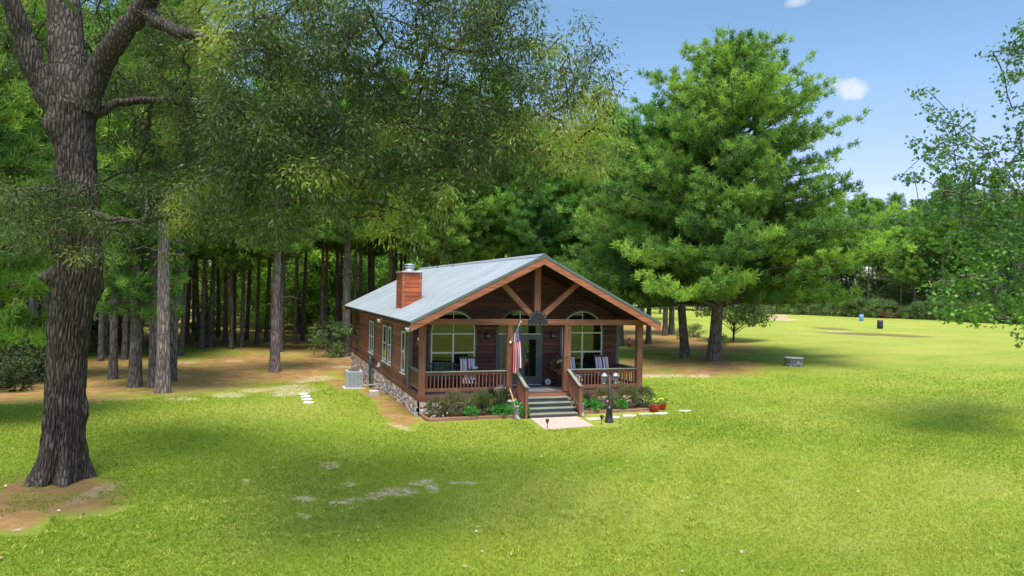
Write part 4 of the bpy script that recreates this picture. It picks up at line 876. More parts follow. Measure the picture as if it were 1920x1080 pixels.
for px, py, mt, lb in ((1615, 602, 'blue_plastic', 'light blue plastic barrel farthest out on the right field'), (1650, 616.5, 'black_plastic', 'black barrel standing on the right field')):
    p = gp(px, py); g0 = float(gz(p[0], p[1])); o = empty('barrel', (p[0], p[1], g0), lb, 'barrel', 'barrels on the right field')
    MB().lathe([(.27, -.02), (.29, .02), (.30, .30), (.315, .32), (.30, .34), (.30, .60), (.315, .62), (.30, .64), (.29, .88), (.27, .90)], (p[0], p[1], g0), 22).build('body', mt, o, True); MB().lathe([(.275, .901), (.25, .93), (.24, .91)], (p[0], p[1], g0), 22).build('rim', mt, o)
p = gp(1668, 597); c = np.array([p[0], p[1], float(gz(p[0], p[1]))]); tr_ = empty('farm_trailer', c, 'low red flatbed trailer with open side rails parked at the tree line', 'trailer')
ux = unit(_R*1.0-.25*_F); uy = np.array([-ux[1], ux[0], 0]); P = lambda a, b, z: c+ux*a+uy*b+np.array([0, 0, z])
m = MB(); m.bar(P(-1.25, 0, .42), P(1.25, 0, .42), 1.3, .10); m.build('bed', 'red_paint', tr_)
for s in (-1, 1):
    m = MB(); m.bar(P(-1.25, s*.62, .85), P(1.25, s*.62, .85), .05, .06)
    for a in (-1.22, -.4, .4, 1.22): m.bar(P(a, s*.62, .47), P(a, s*.62, .82), .05, .05, (0, 1, 0))
    m.build('side_rail', 'red_paint', tr_)
    for a in (-.6, .6): MB().tube([P(a, s*.66, .24), P(a, s*.78, .24)], .24, 14).build('wheel', 'black_plastic', tr_)
p = gp(1452, 587); c = np.array([p[0], p[1], float(gz(p[0], p[1]))]); tk = empty('red_mower', c, 'small red riding mower far off under the bright green tree', 'mower')
m = MB(); m.box(c[0]-.6, c[0]+.5, c[1]-.3, c[1]+.3, c[2]+.25, c[2]+.5); m.box(c[0]-.6, c[0]-.05, c[1]-.22, c[1]+.22, c[2]+.5, c[2]+.78); m.build('body', 'red_paint', tk, bevel=.05)
MB().box(c[0]+.1, c[0]+.45, c[1]-.2, c[1]+.2, c[2]+.501, c[2]+.62).box(c[0]+.4, c[0]+.47, c[1]-.2, c[1]+.2, c[2]+.621, c[2]+.95).build('seat', 'black_plastic', tk, bevel=.02)
for a in (-.42, .32):
    for s in (-1, 1): MB().tube([(c[0]+a, c[1]+s*.3, c[2]+.22), (c[0]+a, c[1]+s*.42, c[2]+.22)], .22, 12).build('wheel', 'black_plastic', tk)
MB().box(c[0]-.9, c[0]+1.1, c[1]-.45, c[1]+.1, c[2]+.10, c[2]+.2).build('mower_deck', 'red_paint', tk)
p = gp(1475, 587.5); c = np.array([p[0], p[1], float(gz(p[0], p[1]))]); wt = empty('white_picnic_table', c, 'small white picnic table far off beside the red mower', 'picnic table')
MB().box(c[0]-.85, c[0]+.85, c[1]-.35, c[1]+.35, c[2]+.68, c[2]+.74).build('table_top', 'white_plastic', wt)
for s in (-1, 1):
    MB().box(c[0]-.85, c[0]+.85, c[1]+s*.7-.13, c[1]+s*.7+.13, c[2]+.40, c[2]+.44).build('bench_seat', 'white_plastic', wt)
    m = MB(); m.bar((c[0]+s*.6, c[1]-.75, c[2]), (c[0]+s*.6, c[1]-.2, c[2]+.68), .08, .05); m.bar((c[0]+s*.6, c[1]+.75, c[2]), (c[0]+s*.6, c[1]+.2, c[2]+.68), .08, .05); m.bar((c[0]+s*.66, c[1]-.75, c[2]+.36), (c[0]+s*.66, c[1]+.75, c[2]+.36), .05, .08); m.build('leg', 'white_plastic', wt)
p = gp(1459, 600); c = (p[0], p[1], float(gz(p[0], p[1]))); m = MB()
V = []; n = 40
for i in range(n+1):
    for j in range(n+1): u, v = i/n*2-1, j/n*2-1; r = max(0, 1-u*u-v*v); V.append((c[0]+u*2.2, c[1]+v*2.2, c[2]-.05+.45*r**1.3*(1+.25*math.sin(u*9)*math.cos(v*7)+.1*math.sin(u*23+v*17))))
MB().add(V, [(i*(n+1)+j, (i+1)*(n+1)+j, (i+1)*(n+1)+j+1, i*(n+1)+j+1) for i in range(n) for j in range(n)]).build('dirt_mound', 'dirt', None, True)['kind'] = 'structure'
p = gp(1180, 650); g0 = float(gz(p[0], p[1])); gn = empty('garden_figurine', (p[0], p[1], g0), 'small red and white garden figurine on the grass behind the right end of the porch', 'figurine')
MB().lathe([(.10, 0), (.15, .05), (.14, .30), (.08, .38)], (p[0], p[1], g0), 12).build('body', 'red_glaze', gn, True); MB().blob((p[0], p[1], g0+.46), (.09, .09, .10), 6).build('head', 'white_plastic', gn, True); MB().lathe([(.10, .50), (.08, .56), (.01, .72)], (p[0], p[1], g0), 10).build('hat', 'black_plastic', gn, True)
# ---------------------------------------------------------------- trees
def trunk_mesh(tb, pts, rad, n=10): tb.add(np.array(pts, float), rad, n)
def pine_parts(h, cb, rad, g, whorl=.62, nb=5, bl=.45, seg=.5, L=.24, w=.035, nn=26, tr=.25, top=1.0, clump=.13, stubs=0, lean=(0, 0), prof=None, asym=None, hang=0.0, uprise=.22, trn=10, bare=.30, cs=.36, wild=.0):
    tb = TB(); zz = np.linspace(0, h, 14); px_ = lean[0]*(zz/h)+.10*np.sin(zz*.5+g.uniform(0, 6))*(zz/h); py_ = lean[1]*(zz/h)+.10*np.cos(zz*.43+g.uniform(0, 6))*(zz/h)
    rr = tr*(1-zz/h)**.75+.02; rr[0] *= 1.28; zz[0] = -.25
    tb.add(np.stack([px_, py_, zz], -1), rr, trn)
    ax = lambda z: np.array([np.interp(z, zz, px_), np.interp(z, zz, py_), z])
    C, D, T = [], [], []; z = cb; a0 = g.uniform(0, 6.28)
    prof = prof or (lambda u: (1-u)**.62*(.62+.38*min(1, u*5)))
    while z < h-.25:
        u = (z-cb)/(h-cb); nbr = (nb+(2 if wild and u < .3 and rad > 8 else 0)) if u < .85 else max(3, nb-1)
        for k in range(nbr):
            a = a0+2*math.pi*k/nbr+g.uniform(-.35, .35); Lr = rad*prof(u)*g.uniform(.72-.3*wild, 1.10)+.25
            if asym: Lr *= asym(a, u)
            rise = uprise+.42*u+g.uniform(-.08, .1)+g.uniform(-.15, .35)*wild; dz = np.array([math.cos(a), math.sin(a), 0]); s = np.linspace(0, 1, 6)
            P = ax(z)+dz*(Lr*s)[:, None]+np.array([0, 0, 1])*(Lr*(rise*s-hang*s*s*1.0+.10*s**3))[:, None]; P[1:-1] += g.normal(size=(4, 3))*.04*Lr**.5
            tb.add(P, np.linspace(.022+.014*Lr, .012, 6), 4)
            nseg = max(1, int(Lr*(1-bare)/seg)); sd = np.array([-dz[1], dz[0], 0])
            bt = g.uniform(.15, .75)
            for q in range(nseg+1):
                f = bare+(1-bare)*q/max(1, nseg); pp = np.array([np.interp(f, s, P[:, i]) for i in range(3)])
                for sgn in ((-1, 1) if q < nseg else (0,)):
                    bl_ = bl*Lr**.5*(1.25-f*.75)*g.uniform(.6, 1.2)
                    dirn = unit(dz*(.75 if sgn else 1)+sd*sgn*.8+np.array([0, 0, g.uniform(-.05, .35)+wild*g.uniform(-.2, 1.1)])); nc = max(1, int(bl_/cs))
                    if bl_ > .5 and q % 2 == 0: tb.add(np.array([pp, pp+dirn*bl_]), [.012, .006], 3)
                    for c_ in range(nc+1):
                        C.append(pp+dirn*bl_*(c_+.4)/(nc+.6)+g.normal(size=3)*.09); D.append(unit(dirn*.6+np.array([0, 0, .8]))); T.append(bt+g.uniform(-.2, .2)+.15*(c_ == nc))
        z += whorl*g.uniform(.75, 1.2)*(1-.35*u); a0 += 1.1
    tpt = ax(h); C.append(tpt); D.append(np.array([0, 0, 1.])); T.append(.6)
    for _ in range(stubs):                           # dead branches below the crown
        z = g.uniform(min(h*.18, cb*.5), cb+1); a = g.uniform(0, 6.28); l = g.uniform(.3, 1.6); P0 = ax(z); tb.add(np.array([P0, P0+np.array([math.cos(a)*l*.6, math.sin(a)*l*.6, l*.12]), P0+np.array([math.cos(a+.2)*l, math.sin(a+.2)*l, -l*.02])]), [.03, .018, .006], 4)
    tv, tf = tb.get(); nv, nf_, nt = needles(np.array(C), np.array(D), nn, L, w, g, 1.0, clump, np.array(T))
    return tv, tf, nv, nf_, nt, len(C)
def pine(name, loc, label, group=None, bark_='pine_bark', needle='pine_needles', rot=0, scale=1.0, cat='pine tree', **k):
    tv, tf, nv, nf_, nt, nc = pine_parts(**k)
    e = empty(name, (0, 0, 0), label, cat, group)
    mesh_np('trunk', tv, tf, None, bark_, e, True); mesh_np('crown', nv, nf_, nt, needle, e)
    e.location = tuple(map(float, loc)); e.rotation_euler.z = rot; e.scale = (scale,)*3
    return e
G = np.random.default_rng(11)
def onground(px, py): p = gp(px, py); return (p[0], p[1], float(gz(p[0], p[1])))
def cdir(px, dep): p = at(px, 540, dep); return np.array([p[0], p[1], float(gz(p[0], p[1]))])
# the big pair right of the cabin
bigprof = lambda u: float(np.interp(u, [0, .1, .2, .35, .5, .65, .8, .92, 1], [1.08, 1.14, 1.04, .88, .76, .62, .42, .24, .05]))
pine('large_pine_tree', onground(1338, 676), 'largest pine tree, broad dense crown and thick trunk, right of the cabin', h=20.6, cb=3.6, rad=9.0, g=np.random.default_rng(3), whorl=.62, nb=7, bl=.62, seg=.80, nn=46, L=.32, w=.060, tr=.40, clump=.10, prof=bigprof, lean=(1.0, -.3), hang=.12, trn=16, bare=.34, cs=.46, uprise=.10, wild=.5)
pine('pine_tree', onground(1285, 670), 'second pine with the slimmer trunk standing left of the largest pine', h=16.8, cb=4.2, rad=6.8, g=np.random.default_rng(8), wild=.5, whorl=.66, nb=5, bl=.6, seg=.74, nn=46, L=.32, w=.058, tr=.29, clump=.10, lean=(-1.6, .3), hang=.2, cs=.42, prof=lambda u: (1-u)**.5, trn=14, bare=.3)
# pines of the wood: four shapes, then copies
VAR = []
for i, (h, cb, rd) in enumerate(((22, 9.5, 3.6), (20.5, 8.5, 3.3), (23.5, 11.0, 3.4), (18.5, 7.5, 3.9))):
    VAR.append(pine('forest_pine', (0, 0, 0), 'tall straight pine with a bare trunk in the dense wood behind the cabin', 'pines of the wood behind the cabin', bark_='pine_bark', g=np.random.default_rng(40+i), h=h, cb=cb, rad=rd, wild=.35, whorl=.85, nb=5, bl=.55, seg=.7, nn=28, L=.42, w=.075, tr=.18, clump=.13, stubs=22, trn=8, bare=.25, hang=.1, cs=.5))
used = [False]*4
def place_pine(p, i, sc, rot, label=None, group=None):
    if used[i]: c = copy_tree(VAR[i])
    else: c = VAR[i]; used[i] = True
    c.location = tuple(map(float, p)); c.scale = (sc, sc, sc*G.uniform(.94, 1.06)); c.rotation_euler = (G.normal()*.018, G.normal()*.018, rot)
    if label: c['label'] = label
    if group: c['group'] = group
    return c
def front(px):                                       # where the wood's edge runs, as metres out from the viewer
    return np.interp(px, [-300, 150, 260, 420, 700, 900, 1100, 1240, 1300], [40, 42, 47, 55, 58, 58, 60, 72, 82])
spots = []
for dep in np.arange(40, 108, 3.5):
    for s in np.arange(-.95, .27, 3.0/dep):
        px = 960+s*FPX+G.uniform(-1, 1)*900/dep*.8; dd = dep+G.uniform(-1.6, 1.6)
        if dd < front(px) or px > 1290: continue
        if px > 1100 and dd > 100: continue
        p = cdir(px, dd)
        if G.random() < .08+(.74 if dd > 73 else 0): continue
        spots.append((dd, px, p))
spots.sort(key=lambda t: t[0]); print('pines', len(spots))
for k, (dd, px, p) in enumerate(spots[:298]):
    place_pine(p, int(G.integers(0, 4)), G.uniform(.85, 1.08)*(1.0 if px > 250 else 1.05), G.uniform(0, 6.28))
# single pines at the edge of the wood, told apart
def edge_pine(px, py, label, h=20, cb=7, rd=3.4, tr=.26, bk='pine_bark', seed=1, lean=(0, 0), nn=26, **k):
    return pine('edge_pine', onground(px, py), label, bark_=bk, g=np.random.default_rng(seed), h=h, cb=cb, rad=rd, whorl=.75, nb=5, bl=.52, seg=.55, nn=40, L=.32, w=.042, tr=tr, clump=.09, stubs=16, lean=lean, trn=12, bare=.25, cs=.40, **k)
edge_pine(305, 737, 'pale barked pine nearest the oak with a slightly curved trunk', tr=.27, bk='pale_pine_bark', seed=2, cb=8.5, lean=(-.2, .2))
edge_pine(285, 727, 'thin pine trunk directly behind the pale barked pine', tr=.17, seed=3, cb=8)
edge_pine(253, 726, 'dark pine with low bright green boughs just right of the oak trunk', tr=.27, seed=4, cb=3.6, rd=2.7, hang=.3)
edge_pine(321, 715, 'dark leaning pine right of the pale barked pine', tr=.22, seed=5, cb=9, lean=(.5, 0))
edge_pine(515, 697, 'solitary reddish pine standing forward of the wood in the straw clearing', tr=.27, bk='pale_pine_bark', seed=6, cb=7.2, rd=3.2)
edge_pine(212, 711, 'slim pine seen right against the oak trunk', tr=.2, seed=7, cb=8)
edge_pine(-75, 790, 'leftmost pine with low bright boughs reaching in at the left edge', h=19, cb=2.4, rd=4.3, tr=.3, seed=8, hang=.25)
edge_pine(60, 716, 'pine behind the oak in the left thicket', tr=.25, seed=9, cb=6.0, rd=3.8)
edge_pine(648, 668, 'dark pine trunk close behind the rear left corner of the cabin', tr=.30, seed=12, cb=8.5)
edge_pine(1259, 627, 'right one of the twin distant pine trunks beyond the right porch post', h=17, tr=.26, seed=13, cb=6)
edge_pine(1247, 629, 'left one of the twin distant pine trunks beyond the right porch post', h=16, tr=.24, seed=14, cb=6)
edge_pine(1216, 645, 'pine just behind the right end of the porch', h=15, tr=.2, seed=15, cb=5.4, rd=3.8)
for i, (px, dep, h, cb, rd, lb) in enumerate(((900, 62, 19, 7, 4.6, 'spreading pine rising behind the middle of the metal roof'), (1010, 60, 17, 6.5, 4.6, 'mid green pine rising behind the roof ridge'), (1095, 62, 18, 5.5, 4.8, 'pale green pine behind the right slope of the roof'), (1165, 58, 17, 5.2, 4.4, 'pale green pine between the roof and the largest pines'), (1140, 70, 22, 7, 4.4, 'tallest pine seen between the oak leaves and the largest pine'), (820, 62, 18, 7.5, 4.2, 'dark pine rising behind the chimney'))):
    p = cdir(px, dep); pine('mid_pine', p, lb, g=np.random.default_rng(60+i), h=h, cb=cb, rad=rd, wild=.45, whorl=.7, nb=5, bl=.58, seg=.6, nn=42, L=.35, w=.052, tr=.24, clump=.10, stubs=10, trn=10, bare=.28, hang=.12, cs=.42)
# far tree line beyond the right field
far = []
for row, off in enumerate((0, 7, 15)):
    for px in np.arange(1250, 2150, 34 if row else 27):
        q = px+G.uniform(-12, 12); base = np.interp(q, [1250, 1480, 1920, 2200], [150, 134, 104, 92]); far.append((q, base+off+G.uniform(-2, 2), row))
for q, dep, row in far:
    i = int(G.integers(0, 4)); H = VAR[i].dimensions
    place_pine(cdir(q, dep), i, G.uniform(.74, .94)*(1+.05*row), G.uniform(0, 6.28), 'tall pine in the distant tree line beyond the right field', 'trees of the distant tree line')
# broadleaf trees of the understory
def broadleaf(name, h, r, g, n=2600, L=.16, w=.08, mat='wood_leaves', low=.15, tr=.09, lump=9, bk='twig_bark'):
    tb = TB(); e = empty(name, (0, 0, 0)); C = []
    tb.add(np.array([[0, 0, -.1], [.1, .05, h*.3], [.0, .1, h*.65], [.05, 0, h*.95]]), [tr, tr*.8, tr*.5, .01], 7)
    P_, D_, T_ = [], [], []
    for k in range(lump*4):
        a = g.uniform(0, 6.28); z = h*g.uniform(low, .97); rr = r*math.sqrt(max(.05, 1-((z/h-.5)/.56)**2))*g.uniform(.35, 1.0); c = np.array([rr*math.cos(a), rr*math.sin(a), z])
        tb.add(np.array([[0, 0, max(.2, z-rr*.6)], c*[.6, .6, 1]-[0, 0, .15*rr], c]), [.02+.008*rr, .015, .006], 4)
        m = n//(lump*4); q = unit(g.normal(size=(m, 3))); s = r*.30*g.uniform(.6, 1.2); P_.append(c+q*g.uniform(.3, 1, (m, 1))*[s, s, s*.62]); D_.append(q+[0, 0, .1]); T_.append(np.clip(g.uniform(.1, .9)+g.normal(size=m)*.12, 0, 1))
    v, f, t_ = leaves(np.concatenate(P_), np.concatenate(D_), L, w, g, np.concatenate(T_), .3); tv, tf = tb.get()
    mesh_np('trunk', tv, tf, None, bk, e, True); mesh_np('crown', v, f, t_, mat, e); return e
BV = [broadleaf('understory_tree', 7, 2.8, np.random.default_rng(70), 4200, .22, .11, 'bush_leaves'), broadleaf('understory_tree', 5.2, 2.6, np.random.default_rng(71), 3800, .22, .11, 'bush_leaves'), broadleaf('understory_bush', 2.6, 2.0, np.random.default_rng(72), 3000, .18, .09, 'wood_leaves', .05), broadleaf('distant_tree', 12, 4.2, np.random.default_rng(73), 5200, .30, .15, 'wood_leaves', .12, .2, 14)]
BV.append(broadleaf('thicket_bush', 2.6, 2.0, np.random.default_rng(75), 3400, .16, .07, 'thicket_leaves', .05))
bu = [False]*5
def place_b(p, i, sc, label, group, cat='tree'):
    c = copy_tree(BV[i]) if bu[i] else BV[i]; bu[i] = True
    c.location = tuple(map(float, p)); c.scale = (sc, sc, sc*G.uniform(.85, 1.15)); c.rotation_euler = (0, 0, G.uniform(0, 6.28)); tag(c, label, cat, group); return c
for k in range(90):
    px = G.uniform(-250, 1120); place_b(cdir(px, G.uniform(78, 116)), int(G.integers(0, 2)), G.uniform(1.0, 1.9), 'bright green leafy tree growing between the pine trunks deep in the wood', 'leafy trees among the pines')
for k in range(26):
    px = G.uniform(-150, 760); place_b(cdir(px, front(px)+G.uniform(10, 30)), 2, G.uniform(.5, .95), 'dark low bush at the foot of the pine trunks', 'bushes under the pines', 'bush')
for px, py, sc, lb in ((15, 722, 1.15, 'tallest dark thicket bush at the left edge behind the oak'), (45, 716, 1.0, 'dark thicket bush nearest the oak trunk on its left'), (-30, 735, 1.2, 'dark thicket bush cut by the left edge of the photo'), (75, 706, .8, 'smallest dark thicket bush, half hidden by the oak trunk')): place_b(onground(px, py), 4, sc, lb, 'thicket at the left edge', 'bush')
place_b(onground(624, 668), 2, .95, 'bright leafy bush at the wood edge left of the cabin', None, 'bush')
for k, px in enumerate(np.arange(1455, 2120, 17)):
    dep = np.interp(px, [1250, 1480, 1920, 2200], [148, 132, 102, 90]); place_b(cdir(px+G.uniform(-6, 6), dep+G.uniform(-1.5, 1)), 2, G.uniform(.75, 1.35), 'grey green bush along the foot of the distant tree line', 'bushes of the distant tree line', 'bush')
for k in range(44):
    px = G.uniform(1200, 2150); dep = np.interp(px, [1250, 1480, 1920, 2200], [150, 136, 107, 95]); place_b(cdir(px, dep+G.uniform(0, 12)), 3, G.uniform(.7, 1.1), 'round leafy tree in the distant tree line beyond the right field', 'leafy trees of the distant tree line')
for k in range(46):
    px = -300+k*34+G.uniform(-12, 12); place_b(cdir(px, G.uniform(116, 132)), 3, G.uniform(.75, 1.15), 'leafy tree closing the back of the wood behind the pine trunks', 'leafy trees at the back of the wood')
tree_ = place_b(onground(1447, 594), 0, 1.15, 'bright green leafy tree far behind the largest pine', None)
# small dark tree and brush behind the pair
for k in range(60):
    px = G.uniform(1200, 2150); dep = np.interp(px, [1250, 1480, 1920, 2200], [152, 138, 109, 97]); place_b(cdir(px, dep+G.uniform(2, 18)), 1, G.uniform(.8, 1.35), 'leafy sapling filling the foot of the distant tree line', 'saplings of the distant tree line')
o = broadleaf('small_tree', 5.6, 2.9, np.random.default_rng(81), 11000, .24, .11, 'wood_leaves', .30, .10, 14); o.location = onground(1375, 640); tag(o, 'small dark drooping tree behind the trunk of the largest pine', 'tree')
for px, py, sc, lb in ((1300, 632, .5, 'low brush left of the largest pine trunk on the slope'), (1345, 648, .42, 'low brush at the foot of the small dark tree'), (1283, 636, .4, 'low brush behind the slimmer pine trunk')): place_b(onground(px, py), 2, sc, lb, None, 'bush')
# ---------------------------------------------------------------- the oak
def grow(targets, seeds, alpha=.25):
    """join every leaf spray to the nearest limb already grown; returns parent index"""
    N0 = len(seeds); P = np.concatenate([seeds, targets]); n = len(P); par = np.full(n, -1); cost = np.full(n, np.inf); path = np.zeros(n); done = np.zeros(n, bool); done[:N0] = True
    for s in range(N0):
        d = np.linalg.norm(P-P[s], axis=1)**1.5; b = (~done) & (d < cost); cost[b] = d[b]; par[b] = s
    order = []
    for _ in range(n-N0):
        c = np.where(done, np.inf, cost+0); i = int(c.argmin()); done[i] = True; order.append(i); path[i] = path[par[i]]+np.linalg.norm(P[i]-P[par[i]])
        d = np.linalg.norm(P-P[i], axis=1)**1.5+alpha*path[i]; b = (~done) & (d < cost); cost[b] = d[b]; par[b] = i
    w = np.zeros(n); w[N0:] = 1
    for i in order[::-1]: w[par[i]] += w[i]
    return P, par, w, order
def sprays_from_grid(rows, x0, y0, cell, drange, per, g, jit=.5, tilt=None):
    out = []
    for r, row in enumerate(rows):
        for c, chh in enumerate(row):
            if chh == '.': continue
            k = int(chh)*per; k = int(k)+(g.random() < k-int(k))
            for _ in range(k):
                px = x0+(c+.5+g.uniform(-jit, jit))*cell; py = y0+(r+.5+g.uniform(-jit, jit))*cell
                lo, hi = drange(px, py); out.append(at(px, py, g.uniform(lo, hi)))
    return np.array(out)
go = np.random.default_rng(21)
ROWS = ["2222222222222222222222222.....", "3333333333333333333333332.....", "4444444444444444444444443.....",
        "33344447777774488326777741....", "3333333888888567732566644211..", "33333338888885888324435246564.",
        "333337777777757777555555677622"[:29]+".", "3333388888888888886666666777 3."[:28].replace(" ", "")+"3.", "......59999999999997777775666.",
        ".....699999999999999777734774.", ".....99999999999999644455555 2"[:28]+"2.", "66699999999999777534454332....",
        "88899999999999555444422 2......".replace(" ", ""), "8888888886666333344442........"[:30], "33555321............11........"]
assert all(len(q_) == 30 for q_ in ROWS), [len(q_) for q_ in ROWS]
def oakdepth(px, py):
    if px < 400 and py < 335: return 16.4, 19.5
    if px < 330: return 11.5, 18
    if px < 700: return 10.3, 16.8
    return 10.8, 16.5
T1 = sprays_from_grid(ROWS, 0, -120, 40, oakdepth, .86, go)
px_, py_, dw = proj(T1[:, 0], T1[:, 1], T1[:, 2]); T1 = T1[(vnoise(T1[:, 0]+40, T1[:, 2]+40, .85, 31)*.6+vnoise(T1[:, 0]+40, T1[:, 1]+60, 1.1, 32)*.4) > np.where(px_ > 640, .42, .38)]
# crown above and round the picture: what shades the lawn
q = unit(go.normal(size=(110, 3))); q[:, 2] = np.abs(q[:, 2]); base = onground(105, 905); T2 = np.array([base[0]-.4, base[1]-2.8, 8.2])+q*go.uniform(.55, 1, (110, 1))*np.array([10.5, 9.5, 8.5])
pp = proj(T2[:, 0], T2[:, 1], T2[:, 2]); T2 = T2[~((pp[2] > 0) & (pp[0] > -60) & (pp[0] < 1980) & (pp[1] > -60) & (pp[1] < 1140))]; T2 = T2[np.linalg.norm(T2-CAM, axis=1) > 6]
T2 = T2[np.linalg.norm(T2[:, :2]-np.array([base[0], base[1]]), axis=1) < 12]
oz = lambda px, py, dep: at(px, py, dep)
D0 = 16.0
tp = [(107, 930, 60), (108, 905, 55), (115, 860, 48), (118, 800, 45), (122, 720, 44), (126, 650, 44), (138, 560, 48), (150, 490, 50), (150, 430, 46), (146, 360, 41), (144, 300, 42), (140, 250, 44), (136, 200, 50)]
tP = np.array([oz(x_, y_, D0) for x_, y_, _ in tp]); tR = np.array([r_ for *_, r_ in tp])*D0/FPX*.74
limbs = [([(112, 205, 27, 16), (78, 150, 24, 15.9), (52, 90, 20, 15.7), (28, 20, 17, 15.5), (0, -80, 14, 15.2), (-40, -260, 10, 14.6), (-60, -460, 5, 14)]),
         ([(140, 215, 34, 16), (128, 140, 32, 16.1), (122, 60, 30, 16.3), (120, -40, 27, 16.5), (150, -200, 20, 16.8), (190, -420, 12, 17), (210, -640, 5, 17)]),
         ([(160, 205, 25, 16), (182, 140, 22, 15.9), (215, 85, 20, 15.7), (262, 25, 17, 15.5), (310, -40, 15, 15.2), (420, -160, 11, 15), (560, -260, 7, 15), (700, -330, 4, 15)]),
         ([(272, 18, 15, 15.5), (300, 45, 12, 15.3), (345, 62, 11, 15.1), (400, 72, 10, 14.9), (470, 70, 9, 14.7), (560, 105, 7.5, 14.6), (650, 130, 6, 14.6), (760, 150, 5, 14.7), (860, 160, 4, 14.8)]),
         ([(160, 226, 8, 16.1), (182, 214, 8, 16.2), (235, 190, 7.5, 16.6), (330, 190, 7, 17), (450, 200, 8, 17.3), (600, 215, 6.5, 17.3), (740, 235, 5.5, 17), (880, 255, 4.5, 16.5), (1000, 290, 3.5, 16), (1090, 300, 2.5, 15.8)]),
         ([(165, 395, 5, 15.9), (240, 415, 5, 15.4), (330, 400, 4.5, 15), (440, 395, 5, 14.4), (560, 380, 4, 14.3), (700, 380, 3, 14.3)])]
tb = TB(); seeds = []
def dens(P, R, k=6):
    P = np.array(P); s = np.linspace(0, len(P)-1, (len(P)-1)*k+1); i = np.minimum(s.astype(int), len(P)-2); f = (s-i)
    # smooth through the points
    Pm = np.concatenate([[2*P[0]-P[1]], P, [2*P[-1]-P[-2]]]); a, b, c, d_ = Pm[i], Pm[i+1], Pm[i+2], Pm[i+3]; f = f[:, None]
    Q = .5*((2*b)+(-a+c)*f+(2*a-5*b+4*c-d_)*f*f+(-a+3*b-3*c+d_)*f**3); return Q, np.interp(s, np.arange(len(P)), R)
for L_ in limbs:
    P = [oz(x_, y_, dp) for x_, y_, r_, dp in L_]; R = np.array([r_*dp/FPX for x_, y_, r_, dp in L_]); Q, RR = dens(P, R, 5); Q[2:-1] += go.normal(size=Q[2:-1].shape)*.018
    tb.add(Q, RR, 14); seeds.append(Q[4:])
seeds = np.concatenate(seeds)
targets = np.concatenate([T1, T2]); P, par, wt_, order = grow(targets, seeds[::2]); N0 = len(seeds[::2]); print('oak sprays', len(targets))
for i in order:
    a = P[par[i]]; b = P[i]; r1 = .0045+.0042*wt_[i]**.52; r0 = .0045+.0042*(wt_[par[i]] if par[i] >= N0 else wt_[i]*1.3)**.52
    r0 = min(r0, r1*1.8); mdl = (a+b)/2+go.normal(size=3)*.05*np.linalg.norm(b-a)+np.array([0, 0, .05*np.linalg.norm(b-a)])
    tb.add(np.array([a, mdl, b]), [r0, (r0+r1)/2, r1], 5 if r1 > .02 else 3)
lv, lf = tb.get()
# trunk skin with real furrows, root flare and burls
nz_, na = 230, 150; Q, RR = dens(tP, tR, 20); zi = np.linspace(0, len(Q)-1, nz_+1); Qz = np.stack([np.interp(zi, np.arange(len(Q)), Q[:, i]) for i in range(3)], -1); Rz = np.interp(zi, np.arange(len(Q)), RR)
A = np.arange(na)*2*math.pi/na; zc = Qz[:, 2][:, None]; hgt = zc-base[2]
u_ = A[None]*7.0; fur = np.abs(np.sin(A[None]*19+1.3*np.sin(zc*2.6+A[None]*3)+.7*np.sin(zc*5.3+A[None]*5)))**.7*.045+.018*np.sin(A[None]*37+np.sin(zc*8)*1.5)
flare = np.exp(-np.clip(hgt, 0, 9)/.42)*(.08+.12*np.sin(A[None]*5+.6)+.08*np.sin(A[None]*9))
low = .035*np.sin(A[None]*3+zc*.7)+.03*np.sin(A[None]*2-zc*.9)
Rr = Rz[:, None]*(1+low)+fur-.03+flare
camang = math.atan2(CAM[1]-base[1], CAM[0]-base[0])
for (hh, ang, sz, amp) in ((7.7, camang-1.35, .28, .22), (4.45, camang-1.5, .16, .30), (8.15, camang+1.35, .16, .30), (6.3, camang+.2, .45, .14), (5.6, camang-.2, .35, .12), (4.2, camang+1.4, .3, .10), (1.5, camang+1.45, .2, .08)):
    da = (A[None]-ang+math.pi) % (2*math.pi)-math.pi; Rr = Rr+amp*np.exp(-((da*.55)**2+(hgt-hh)**2)/(sz**2))
tv = np.stack([Qz[:, None, 0]+Rr*np.cos(A)[None], Qz[:, None, 1]+Rr*np.sin(A)[None], np.broadcast_to(zc, Rr.shape)], -1); idx = np.arange((nz_+1)*na).reshape(nz_+1, na)
tf = np.stack([idx[:-1], np.roll(idx[:-1], -1, 1), np.roll(idx[1:], -1, 1), idx[1:]], -1).reshape(-1, 4)
oak = empty('oak_tree', base, 'huge oak with furrowed forked trunk and wide leafy crown at the left', 'oak tree')
mesh_np('trunk', tv.reshape(-1, 3), tf, None, 'oak_bark', oak, True); mesh_np('limbs', lv, lf, None, 'oak_bark', oak, True)
def leaf_sprays(Tg, nl, L, w, g, sx, kind='blade', droop=.55, tone=None, flat=1.0):
    m = len(Tg); off = g.normal(size=(m, nl, 3))*np.array([sx, sx, sx*.75*flat]); off[..., 2] -= .06
    Pp = (Tg[:, None]+off).reshape(-1, 3); Dd = unit(off+g.normal(size=off.shape)*sx*.7).reshape(-1, 3)
    tn = (tone[:, None]+g.normal(size=(m, nl))*.12).reshape(-1); return leaves(Pp, Dd, L, w, g, tn, droop, kind)
px_, py_, dw = proj(T1[:, 0], T1[:, 1], T1[:, 2])
